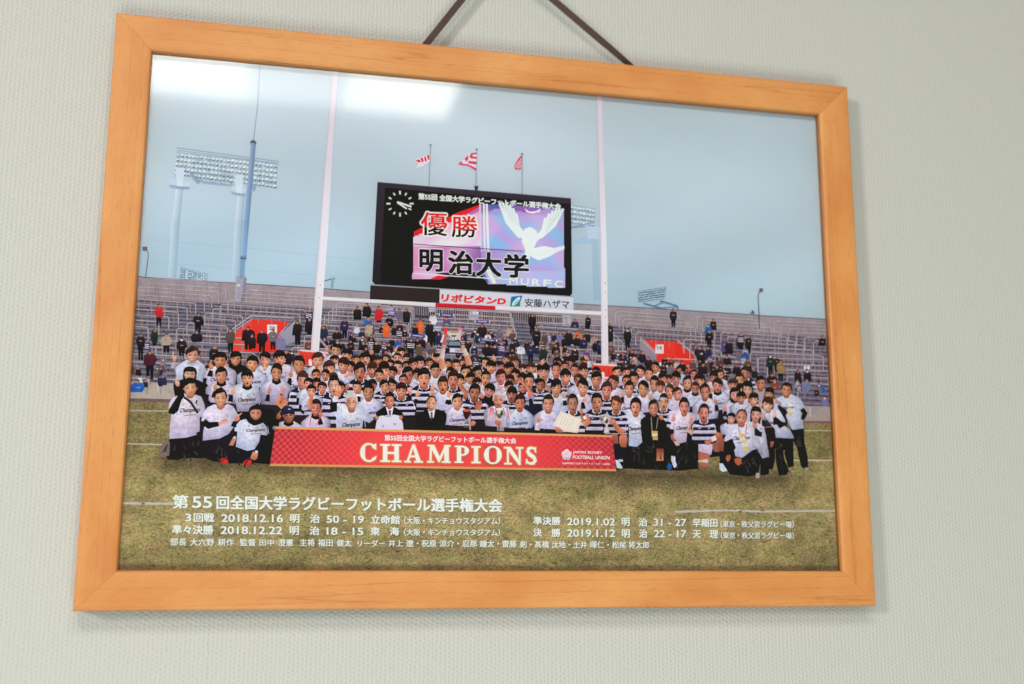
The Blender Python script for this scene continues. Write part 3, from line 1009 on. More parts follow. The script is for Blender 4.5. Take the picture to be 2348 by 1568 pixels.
def build_spectators():
    k = Ink()
    allp = []
    for t, lst in SPECT:
        for e in lst:
            x, y0 = t(e[0], e[1])
            y1 = t(e[0], e[2])[1]
            allp.append((y1, x, y0, e[3] / 3.35, e[4], e[5] if len(e) > 5 else ''))
    r3 = random.Random(21)
    # the seated rows: many small dark figures pressed together
    for (xa, xb, ya, yb, n_) in ((1330, 1760, 1300, 1470, 70), (1830, 2400, 1330, 1480, 85), (1680, 1900, 1380, 1480, 26), (510, 780, 1400, 1530, 14), (2430, 2560, 1390, 1480, 22), (2600, 3060, 1440, 1540, 46), (2780, 3000, 1370, 1460, 14), (780, 1240, 1405, 1460, 20), (3050, 3320, 1500, 1610, 8)):
        for _ in range(n_):
            x, y = r3.uniform(xa, xb), r3.uniform(ya, yb)
            y -= (y - ya) % 17
            w_ = r3.uniform(19, 30)
            allp.append((y + r3.uniform(30, 44), x, y, w_, r3.choice(['black'] * 9 + ['navy'] * 3 + ['grey', 'brown', 'greyblue', 'beige', 'olive', 'purple', 'white']), r3.choice(['', '', '', '', 'm', 's'])))
    allp.sort()
    for y1, x, y0, w_, c, fl in allp:
        cc = COAT[c]
        cc = tuple(v + rnd.uniform(-4, 4) for v in cc)
        h = 15.2 * min(max(w_ / 34, 0.70), 1.10)
        x += rnd.uniform(-2, 2)
        ln = rnd.uniform(-0.14, 0.14) * w_
        hw = w_ / 2
        ym = y0 + min(h + 42, (y1 - y0) * (0.62 if y1 - y0 > 70 else 1))
        if ym < y1 - 6:
            pc = (34, 32, 44) if c != 'black' else (32, 28, 32)
            k.poly([(x - hw * 0.6, ym - 4), (x + hw * 0.6, ym - 4), (x + hw * 0.5, y1), (x + hw * 0.08, y1), (x, ym + 8), (x - hw * 0.1, y1), (x - hw * 0.5, y1)], pc)
        a = rnd.uniform(-0.1, 0.1) * hw
        k.poly([(x - hw * 0.42, y0 + h * 0.72), (x + hw * 0.42, y0 + h * 0.72), (x + hw * 0.88, y0 + h * 1.12), (x + hw + a, y0 + h + 20), (x + hw * rnd.uniform(0.6, 0.95) + ln, ym), (x - hw * rnd.uniform(0.6, 0.95) + ln, ym), (x - hw + a, y0 + h + 18), (x - hw * 0.88, y0 + h * 1.08)],
               mix(cc, (150, 140, 150), 0.12), cc)
        if fl == 's':
            for q in range(3):
                k.line([(x - hw * 0.7, y0 + h * 1.35 + q * 7), (x + hw * 0.7, y0 + h * 1.35 + q * 7 + 2)], 3.2, (206, 204, 216))
        elif rnd.random() < 0.35:
            k.line([(x - hw * 0.3, y0 + h * 1.9), (x + hw * 0.3, y0 + h * 1.95)], 3.2, mix((205, 160, 140), cc, 0.2))
        k.ell(x, y0 + h * 0.42, h * 0.40, h * 0.50, (40, 33, 36) if rnd.random() < 0.8 else mix(cc, (180, 170, 180), 0.4), n=9)
        k.ell(x + rnd.uniform(-2, 2), y0 + h * 0.56, h * 0.33, h * 0.38, (186 + rnd.uniform(-25, 12), 124 + rnd.uniform(-22, 12), 106 + rnd.uniform(-20, 12)), n=9)
        if fl == 'm':
            k.ell(x, y0 + h * 0.68, h * 0.28, h * 0.24, (222, 222, 226), n=8)
    # scarves and banners held up
    for t, (a, b, c, d) in ((G2, ((1640, 785), (1855, 800), (1850, 842), (1650, 832))), (G3, ((335, 603), (535, 608), (528, 642), (345, 640))), (G3, ((390, 848), (630, 860), (622, 898), (400, 880))), (G2, ((2030, 510), (2230, 520), (2225, 560), (2040, 555)))):
        k.poly(T(t, a, b, c, d), (74, 68, 136))
        k.line(T(t, ((a[0] + 40), (a[1] + d[1]) / 2), (b[0] - 40, (b[1] + c[1]) / 2)), 3.4, (196, 194, 222))
        for s in (0, 1):
            e = b if s else a
            k.line(T(t, (e[0] - 8 * s + 4, e[1] + 2), (e[0] - 8 * s + 4, e[1] + 36)), 4.5, (206, 204, 220))
    for t, q in ((G2, ((1895, 425), (1985, 430), (1980, 490), (1900, 495))), (G2, ((1330, 430), (1440, 425), (1400, 480), (1330, 480))), (G2, ((1965, 680), (2060, 682), (2058, 750), (1965, 745)))):
        k.poly(T(t, *q), (214, 214, 226))
        for i in range(3):
            f = (i + 0.5) / 3
            k.line(T(t, (q[0][0], q[0][1] + (q[3][1] - q[0][1]) * f), (q[1][0], q[1][1] + (q[2][1] - q[1][1]) * f)), 3, (74, 76, 136))
    k.poly(T(G3, (-110, 975), (265, 985), (255, 1055), (-90, 1050)), (40, 38, 62))
    k.poly(T(G3, (0, 980), (225, 990), (220, 1042), (-5, 1035)), (208, 206, 220))
    text(k, 'NARI', box4(G3(75, 0)[0], G3(185, 0)[0], G3(0, 995)[1], G3(0, 1028)[1]), (52, 50, 82), 0.03)
    k.poly(T(G2, (430, 830), (560, 990), (520, 990), (425, 870)), (150, 142, 170))
    k.poly(T(G5, (905, 1050), (960, 1040), (1000, 1080), (1000, 1120), (890, 1100)), (52, 84, 132))
    for a in ((1745, 1240), (1790, 1240)):
        k.ell(*G5(*a), 6, 9, (214, 218, 226), n=8)
    k.build('printed_spectator_crowd', M_PEOPLE, True)


build_spectators()

# scoreboard and hoardings ----------------------------------------
def inside(p, poly):
    x, y = p
    r = False
    n = len(poly)
    for i in range(n):
        (x1, y1), (x2, y2) = poly[i], poly[(i + 1) % n]
        if (y1 > y) != (y2 > y) and x < (x2 - x1) * (y - y1) / (y2 - y1) + x1:
            r = not r
    return r


def build_scoreboard():
    k = Ink()
    k.poly(T(SB, (40, 1140), (2150, 1262), (2152, 1290), (30, 1165)), (150, 152, 162))
    k.poly(T(SB, (30, 1152), (755, 1192), (752, 1345), (25, 1300)), (54, 46, 46))
    k.poly(T(SB, (755, 1192), (2150, 1275), (2150, 1420), (752, 1345)), (204, 210, 216), (190, 198, 206))
    k.poly(T(SB, (105, 75), (2125, 245), (2138, 1235), (2115, 1262), (80, 1140), (50, 1110)), (42, 38, 44), (36, 31, 34))
    k.poly(T(SB, (105, 75), (190, 85), (140, 1142), (80, 1140), (50, 1110)), (56, 50, 58), (46, 40, 46))
    k.poly(T(SB, (105, 75), (2125, 245), (2125, 300), (190, 135)), (58, 52, 60))
    k.poly(T(SB, (185, 130), (2055, 300), (2062, 1185), (135, 1060)), (34, 28, 30))
    k.line(T(SB, (105, 75), (2125, 245)), 3, (84, 80, 92))
    # lit picture
    mask = [(484, 640), (560, 612), (700, 560), (900, 470), (1160, 345), (1163, 300), (2050, 350), (2060, 1182), (1258, 1132), (1222, 1080), (1200, 1062), (850, 1050), (760, 1075), (640, 1092), (470, 1082)]
    st = 13
    pts, faces, cols, idx = [], [], [], {}

    def colr(x, y):
        n1 = math.sin(x * 0.012 + 2.0 * math.sin(y * 0.009) + 0.6)
        n2 = math.sin(y * 0.021 - x * 0.006 + 1.3 * math.sin(x * 0.011))
        if x < 1190:
            if y < 745:
                c = mix((226, 182, 198), (234, 220, 228), min(max((y - 560) / 140, 0), 1))
                c = mix(c, (206, 150, 196), max(0, n1) * 0.35)
            else:
                c = mix((190, 120, 176), (214, 168, 206), 0.5 + 0.5 * n1)
                c = mix(c, (236, 120, 150), max(0, (640 - x) / 200) * 0.5)
                c = mix(c, (112, 92, 150), max(0, (x - 900) / 300) * 0.7)
                if y > 1000:
                    c = mix(c, (214, 196, 226), 0.5)
        else:
            c = mix((176, 160, 206), (136, 184, 214), 0.5 + 0.5 * n2)
            c = mix(c, (206, 170, 206), max(0, n1) * 0.6)
            if y < 420:
                c = mix((92, 96, 168), (150, 100, 168), 0.5 + 0.5 * n1) if y < 370 + 25 * n1 else mix(c, (170, 140, 196), 0.6)
            if y > 770:
                c = mix(c, (168, 140, 196), max(0, (1700 - x) / 500) * 0.8)
            if y > 1000:
                c = mix(c, (178, 192, 220), 0.6)
        return c
    yy = 280
    while yy < 1190:
        xx = 465
        while xx < 2068:
            if inside((xx + st / 2, yy + st / 2), mask):
                f = []
                for q in ((xx, yy), (xx + st, yy), (xx + st, yy + st), (xx, yy + st)):
                    if q not in idx:
                        idx[q] = len(pts)
                        pts.append(SB(*q))
                        cols.append(colr(*q))
                    f.append(idx[q])
                faces.append(f)
            xx += st
        yy += st
    k.add(pts, faces, cols)
    k.poly(T(SB, (484, 590), (545, 560), (800, 460), (940, 390), (1070, 345), (1165, 312), (1165, 335), (1060, 395), (930, 470), (700, 555), (484, 642)), (222, 44, 52))
    k.poly(T(SB, (1060, 395), (1165, 335), (1165, 380), (960, 470)), (168, 110, 178))
    k.poly(T(SB, (640, 1090), (740, 1048), (850, 1062), (760, 1090)), (222, 44, 56))
    k.poly(T(SB, (700, 1022), (1215, 1010), (1218, 1062), (850, 1052)), (52, 40, 62))
    # white shafts and rules
    for a, b, wd, c in (((1215, 295), (1225, 790), 7, (222, 226, 236)), ((1245, 300), (1262, 790), 9, (232, 236, 242)), ((1175, 300), (1190, 800), 4, (206, 204, 226)), ((1255, 990), (1330, 1130), 16, (232, 236, 244)), ((1200, 1000), (1262, 1128), 8, (96, 110, 176))):
        k.line(T(SB, a, b), wd, c)
    k.line(T(SB, (470, 1024), (850, 1052), (1480, 1090)), 3.6, (232, 230, 238))
    k.line(T(SB, (484, 720), (1620, 796)), 3, (62, 42, 66))
    # white bird emblem
    wh = (240, 244, 244)
    wing = [[(1380, 300), (1480, 315), (1560, 390), (1610, 500), (1640, 600), (1660, 700), (1620, 650), (1540, 560), (1450, 470), (1405, 400)],
            [(2040, 350), (1960, 360), (1870, 400), (1810, 500), (1800, 570), (1740, 720), (1800, 770), (1880, 720), (1960, 600), (2020, 470)],
            [(1640, 560), (1700, 540), (1765, 580), (1780, 660), (1740, 760), (1850, 740), (1950, 760), (2055, 735), (2055, 775), (1990, 800), (1880, 860), (1790, 890), (1720, 860), (1650, 790), (1610, 690)],
            [(1830, 850), (1920, 830), (2000, 900), (2040, 990), (1960, 960), (1890, 920)], [(1650, 780), (1700, 830), (1690, 900), (1640, 850)]]
    for tip, root_, w0, w1 in (((1378, 292), (1600, 640), 26, 60), ((1412, 288), (1620, 640), 24, 58), ((1448, 296), (1640, 650), 24, 58), ((1484, 312), (1650, 650), 24, 56), ((1520, 345), (1650, 650), 22, 50), ((1556, 400), (1655, 660), 22, 44),
                               ((2046, 352), (1800, 640), 24, 60), ((2012, 350), (1790, 640), 24, 58), ((1976, 356), (1775, 650), 24, 58), ((1936, 372), (1765, 660), 24, 56), ((1896, 400), (1755, 670), 22, 52), ((1856, 444), (1750, 680), 22, 46)):
        mid = ((tip[0] + root_[0]) / 2 + (-26 if tip[0] < 1700 else 26), (tip[1] + root_[1]) / 2 + 26)
        k.line(T(SB, tip, mid, root_), [w0 / 2.609, (w0 + w1) / 2 / 2.609, w1 / 2.609], wh)
    for q in (wing[2], wing[4]):
        k.poly(T(SB, *q), wh)
    for i in range(5):
        k.line(T(SB, (1420 + i * 22, 330 + i * 8), (1500 + i * 28, 470 + i * 24)), 1.4, (176, 196, 206))
        k.line(T(SB, (2025 - i * 26, 380 + i * 6), (1930 - i * 18, 500 + i * 30)), 1.4, (176, 196, 206))
        k.line(T(SB, (1660 + i * 26, 600 + i * 10), (1700 + i * 30, 700 + i * 12)), 1.0, (198, 214, 224))
    k.add([SB(x, y) for x, y in [(1640, 345), (1690, 380), (1760, 375), (1810, 345), (1800, 385), (1720, 402), (1660, 385)]], [list(range(7))], (226, 226, 240))
    for i, ch in enumerate('MURFC'):
        x = 1485 + i * 118
        text(k, ch, (SB(x, 1068 + i * 8), SB(x + 82, 1072 + i * 8), SB(x + 80, 1140 + i * 8), SB(x - 2, 1136 + i * 8)), (224, 234, 240), 0.05)
    # clock
    cx_, cy_ = 340, 298
    for i in range(12):
        a = math.radians(30 * i)
        r0, r1 = (100, 142) if i % 3 == 0 else (104, 136)
        pa, pb = (cx_ + r0 * math.sin(a), cy_ - r0 * math.cos(a) * 0.95), (cx_ + r1 * math.sin(a), cy_ - r1 * math.cos(a) * 0.95)
        k.line(T(SB, pa, pb), 7 if i % 3 == 0 else 6, (214, 216, 214))
    k.line(T(SB, (310, 280), (460, 330)), 7.5, (226, 228, 226))
    k.line(T(SB, (310, 285), (412, 352)), 6.5, (226, 228, 226))
    # lettering
    outlined(k, '第55回 全国大学ラグビーフットボール選手権大会', T(SB, (534, 188), (2018, 300), (2018, 358), (534, 252)), (224, 230, 226), (196, 206, 204), 1.3, 0.035, n=8)
    for ch, (x0, x1, y0, y1, s) in (('優', (560, 832, 388, 625, 10)), ('勝', (882, 1148, 425, 645, 8))):
        q = T(SB, (x0, y0), (x1, y0 + s), (x1 - 4, y1 + s), (x0, y1))
        outlined(k, ch, q, (206, 44, 48), (248, 236, 238), 7.5, 0.016, n=14, c_low=(42, 34, 38), split=0.66)
    for ch, (x0, x1, y0, y1) in (('明', (550, 780, 775, 1000)), ('治', (850, 1098, 788, 1025)), ('大', (1140, 1392, 806, 1050)), ('学', (1432, 1678, 826, 1062))):
        q = T(SB, (x0, y0), (x1, y0 + 10), (x1, y1 + 8), (x0, y1))
        outlined(k, ch, q, (40, 36, 40), (244, 240, 246), 6.4, 0.042, n=14)
    text(k, 'リポビタンD', T(SB, (775, 1238), (1440, 1280), (1440, 1352), (775, 1318)), (212, 48, 52), 0.075, 0.1)
    text(k, '安藤ハザマ', T(SB, (1645, 1288), (2105, 1310), (2105, 1395), (1645, 1372)), (46, 54, 58), 0.02)
    k.poly(T(SB, (1500, 1270), (1620, 1256), (1595, 1330), (1595, 1370), (1488, 1372)), (38, 108, 178), (40, 138, 108))
    k.poly(T(SB, (1488, 1372), (1595, 1368), (1596, 1330), (1530, 1320)), (44, 140, 112))
    p = SB(1552, 1318)
    k.ell(p[0], p[1], 8, 23, (206, 214, 220), 0.75, n=14)
    k.ell(p[0] + 1, p[1] + 2, 4.5, 14, (150, 190, 205), 0.75, n=14)
    k.build('printed_scoreboard')


build_scoreboard()

# flags above the scoreboard --------------------------------------
def build_flags():
    fl = [((708, 970), (697, 1250), [(706, 1030), (650, 1050), (600, 1075), (622, 1095), (612, 1132), (660, 1112), (702, 1085)], 0), ((1018, 1000), (1012, 1275), [(1018, 1018), (985, 1022), (955, 1038), (922, 1075), (890, 1102), (950, 1112), (1016, 1148)], 1),
          ((1323, 1030), (1322, 1300), [(1324, 1036), (1300, 1062), (1272, 1108), (1276, 1136), (1312, 1136), (1322, 1090)], 2)]
    for a, b, q, kind in fl:
        k = Ink()
        k.line(T(Z2, a, b), 5.0, (176, 192, 202), (108, 130, 148))
        k.line(T(Z2, (a[0] - 8, a[1]), (a[0] + 8, a[1] + 2)), 3.5, (70, 80, 92))
        k.poly(T(Z2, *q), (222, 208, 216) if kind != 2 else (206, 70, 84))
        if kind == 0:
            for s in ([(608, 1075), (630, 1068), (645, 1085), (628, 1090)], [(640, 1060), (656, 1056), (664, 1082), (650, 1088)], [(664, 1052), (676, 1048), (684, 1078), (672, 1084)], [(684, 1042), (702, 1036), (700, 1072), (690, 1070)]):
                k.poly(T(Z2, *s), (206, 56, 66))
        if kind == 1:
            for s in ([(1018, 1022), (980, 1026), (970, 1048), (978, 1062), (1018, 1066), (1018, 1052), (990, 1048), (992, 1036), (1018, 1034)], [(962, 1040), (936, 1062), (946, 1084), (962, 1068)], [(1018, 1084), (960, 1078), (962, 1094), (1018, 1104)], [(916, 1078), (892, 1104), (930, 1098), (918, 1090)],
                      [(900, 1104), (958, 1112), (1016, 1146), (1016, 1128), (960, 1100), (930, 1098)]):
                k.poly(T(Z2, *s), (198, 72, 96))
        if kind == 2:
            for i in range(3):
                k.line(T(Z2, (1320, 1062 + i * 22), (1276 + i * 8, 1118 + i * 8)), 3, (228, 208, 214))
        if kind == 1:
            k.ell(*Z2(1015, 1238), 8, 7, (176, 176, 190), n=8)
            k.poly(T(Z2, (1002, 1246), (1030, 1248), (1024, 1278), (1006, 1276)), (56, 60, 72))
        k.build('printed_flag')


build_flags()

# masts and lamp posts --------------------------------------------
def build_masts():
    k = Ink()
    k.line([(1041, 235), (1030, 420), (1014, 556)], [3.0, 4.0, 5.5], (176, 182, 200), (120, 138, 164))
    a = T(FL, (1735, 130), (1812, 130), (1690, 1565), (1612, 1565))
    k.add([a[0], (a[0][0] + 8, a[0][1]), a[1], a[2], (a[3][0] + 8, a[3][1]), a[3]], [[0, 1, 4, 5], [1, 2, 3, 4]], [(150, 166, 186), (134, 152, 176), (108, 126, 152), (104, 138, 168), (122, 158, 186), (142, 172, 196)])
    k.poly(T(FL, (1722, 100), (1775, 70), (1822, 108), (1815, 150), (1800, 125), (1740, 118), (1732, 140)), (92, 92, 108))
    b = T(FB, (1085, 0), (1137, 0), (1110, 372), (1060, 372))
    k.add(b, [[0, 1, 2, 3]], [(136, 166, 190), (104, 138, 168), (120, 152, 180), (140, 172, 194)])
    k.poly(T(FB, (1055, 372), (1112, 372), (1108, 400), (1096, 412), (1060, 410), (1046, 398)), (112, 132, 154))
    k.line(T(FB, (1046, 400), (1110, 404)), 3.5, (66, 78, 98))
    k.poly(T(FB, (1052, 410), (1098, 412), (1088, 592), (1040, 590)), (126, 154, 178), (120, 156, 182))
    k.build('printed_mast')
    k = Ink()
    LP = tile(400, 900, 3.92)
    k.line(T(LP, (735, 400), (757, 450), (750, 520), (712, 820)), [4, 4.5, 4.5, 5.5], (150, 160, 168), (90, 104, 116))
    k.poly(T(LP, (665, 342), (740, 335), (742, 400), (672, 402)), (112, 96, 102))
    k.build('printed_street_lamp')
    k = Ink()
    k.line(T(G5, (1135, 215), (1116, 270), (1122, 400), (1130, 535)), [4, 3.5, 3.5, 5], (120, 132, 140), (90, 98, 110))
    k.line(T(G5, (1130, 535), (1130, 720)), 4, (92, 82, 92))
    k.poly(T(G5, (1133, 178), (1182, 178), (1180, 228), (1132, 225)), (104, 92, 112))
    k.build('printed_street_lamp')
    k = Ink()
    k.poly(T(G5, (1005, 518), (1030, 495), (1035, 455), (1050, 480), (1068, 490), (1070, 522)), (88, 106, 118))
    k.build('printed_tree')
    k = Ink()
    k.poly(T(G2, (565, 40), (640, 35), (640, 65), (620, 65), (610, 170), (580, 170), (588, 65), (565, 60)), (120, 160, 168))
    k.line(T(G2, (485, 78), (570, 58)), 3, (74, 104, 120))
    k.build('printed_camera')


build_masts()

# pitch -----------------------------------------------------------
def build_pitch():
    k = Ink()
    xs = [420 + 60 * i for i in range(51)]

    def ytop(x):
        return 1604 + (x - 470) * 0.0315
    rows = [0, 0.06, 0.14, 0.24, 0.33, 0.37, 0.41, 0.45, 0.50, 0.58, 0.7, 0.85, 1.0]
    pts, cols, faces = [], [], []
    for r in rows:
        for x in xs:
            y = ytop(x) + (2310 - ytop(x)) * r
            c = mix((122, 114, 78), (140, 130, 90), min(r / 0.35, 1)) if x > 2800 else mix((121, 114, 80), (138, 129, 90), min(r / 0.35, 1))
            if 0.45 < r < 0.75:
                c = mix(c, (158, 146, 106), 0.5)
            if r >= 0.75:
                c = mix(c, (134, 124, 88), 0.5)
            # ground shadow in front of the group, put into the turf colour
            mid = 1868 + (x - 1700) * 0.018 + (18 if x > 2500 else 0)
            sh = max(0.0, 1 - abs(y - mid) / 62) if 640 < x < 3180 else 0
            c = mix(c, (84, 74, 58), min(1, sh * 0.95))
            pts.append((x, y))
            cols.append(tuple(v * 1.0 for v in c))
    n = len(xs)
    for j in range(len(rows) - 1):
        for i in range(n - 1):
            faces.append([j * n + i, j * n + i + 1, (j + 1) * n + i + 1, (j + 1) * n + i])
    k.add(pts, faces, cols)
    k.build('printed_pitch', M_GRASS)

    def chalk(pts_, wd, c):
        # broken chalk line
        m = 46
        out, ws = [], []
        for i in range(m + 1):
            f = i / m
            j = min(int(f * (len(pts_) - 1)), len(pts_) - 2)
            g = f * (len(pts_) - 1) - j
            out.append((pts_[j][0] + (pts_[j + 1][0] - pts_[j][0]) * g, pts_[j][1] + (pts_[j + 1][1] - pts_[j][1]) * g + rnd.uniform(-wd * 0.12, wd * 0.12)))
            ws.append(wd * rnd.uniform(0.65, 1.1))
        k = Ink()
        k.line(out, ws, c)
        k.build('printed_pitch_line', M_CONC)
    chalk([(486, 2013), (692, 2015)], 9.5, (182, 184, 180))
    chalk([(692, 2015), (860, 2017)], 5, (146, 140, 112))
    chalk([(2700, 2047), (2900, 2042), (3060, 2046), (3362, 2043)], 9, (184, 180, 172))
    chalk([(520, 1642), (672, 1645)], 5, (176, 168, 150))
    chalk([(505, 1775), (650, 1778)], 5, (184, 180, 172))
    chalk([(3216, 1722), (3345, 1723)], 5, (180, 170, 136))
    chalk([(3160, 1841), (3350, 1842)], 6, (196, 188, 170))
    k = Ink()
    for i in range(330):
        x, y = rnd.uniform(500, 3330), 1900 + 380 * rnd.random() ** 1.6
        if y < 1905 + (x - 1700) * 0.02:
            continue
        s = rnd.uniform(0.5, 1.0) * (5 + (y - 1880) * 0.010)
        t_ = rnd.random()
        c = (126, 84, 58) if t_ < 0.40 else ((92, 84, 50) if t_ < 0.75 else (166, 152, 110))
        k.ell(x, y, s * 1.5, s * 0.5, mix(c, (130, 118, 76), rnd.uniform(0.1, 0.6)), rnd.uniform(-0.3, 0.3), n=7, jag=0.4)
    k.build('printed_turf_fleck', M_GRASS, True)


build_pitch()

# goal posts and pads ---------------------------------------------
def build_goal():
    k = Ink()

    def tube(pts, ws, cols, top_c=None):
        n = len(pts)
        out, cs = [], []
        for i in range(n):
            a, b = pts[max(i - 1, 0)], pts[min(i + 1, n - 1)]
            dx, dy = b[0] - a[0], b[1] - a[1]
            l = math.hypot(dx, dy)
            nx, ny = -dy / l, dx / l
            for f, sh in ((0.5, cols[i][1]), (0.2, cols[i][0]), (-0.3, cols[i][0]), (-0.5, cols[i][2])):
                out.append((pts[i][0] + nx * ws[i] * f, pts[i][1] + ny * ws[i] * f))
                cs.append(sh)
        k.add(out, [[4 * i + j, 4 * i + j + 1, 4 * i + j + 5, 4 * i + j + 4] for i in range(n - 1) for j in range(3)], cs)
    up = ((206, 202, 208), (214, 194, 198), (184, 182, 194))
    lo = ((216, 214, 216), (198, 192, 200), (228, 226, 226))
    tube([(1345, 270), (1317, 640), (1295, 935), (1282, 1100), (1259, 1404)], [22, 28, 33, 34, 32], [up, up, lo, lo, lo])
    tube([(2399, 372), (2406, 640), (2413, 935), (2416, 1100), (2420, 1462)], [23, 23, 24, 26, 28], [up, up, lo, lo, lo])
    bar = ((218, 216, 216), (176, 168, 176), (226, 226, 228))
    rb = ((190, 44, 56), (140, 30, 44), (206, 60, 70))
    tube([(1290, 1193), (1742, 1220)], [14, 17], [bar, bar])
    tube([(1742, 1220), (1982, 1232)], [17, 16], [rb, rb])
    tube([(1982, 1232), (2406, 1254)], [16, 16], [bar, bar])
    for x, y in ((1281, 1140), (1276, 1190), (2421, 1132), (2421, 1170), (2423, 1240), (2423, 1268)):
        k.ell(x, y, 2.2, 2.2, (120, 110, 116), n=7)
    k.build('printed_goal_post')
    for q, lid, mark in ((T(G2, (152, 1010), (180, 1000), (535, 1035), (560, 1070), (545, 1210), (150, 1200)), T(G2, (152, 1010), (180, 998), (535, 1030), (560, 1060), (520, 1050), (200, 1022)), T(G2, (285, 1130), (330, 1130), (330, 1215), (285, 1215))),
                         (T(G4, (230, 1200), (250, 1190), (600, 1222), (608, 1260), (595, 1420), (220, 1380)), T(G4, (232, 1180), (560, 1198), (608, 1250), (560, 1225), (250, 1205)), T(G4, (360, 1300), (402, 1300), (398, 1365), (470, 1370), (470, 1390), (360, 1390)))):
        k = Ink()
        k.poly(q, (224, 76, 56), (206, 52, 48))
        k.poly(lid, (222, 200, 198))
        k.poly(mark, (214, 214, 224))
        for i in range(5):
            x = q[0][0] + 16 + i * 16
            k.line([(x, q[0][1] + 12), (x + 4, q[0][1] + 44)], 2.5, (188, 50, 44))
        k.build('printed_post_pad')


build_goal()

# ------------------------------------------------------------------ the people
TA, TB, TC, TD = (tile(ox, 1350, 4.694) for ox in (600, 1050, 1500, 1950))
TE, TF = tile(2400, 1400, 4.694), tile(2850, 1450, 4.694)
A2, B2, C2, D2 = (tile(ox, 1570, 4.694) for ox in (600, 1050, 1500, 1950))
E2, F2 = tile(2400, 1600, 4.694), tile(2850, 1600, 4.694)
SKIN = [(224, 168, 138), (208, 144, 112), (190, 121, 90), (160, 98, 76), (202, 124, 106)]
HAIRC = dict(n=(34, 26, 27), w=(188, 184, 184), r=(82, 48, 40))

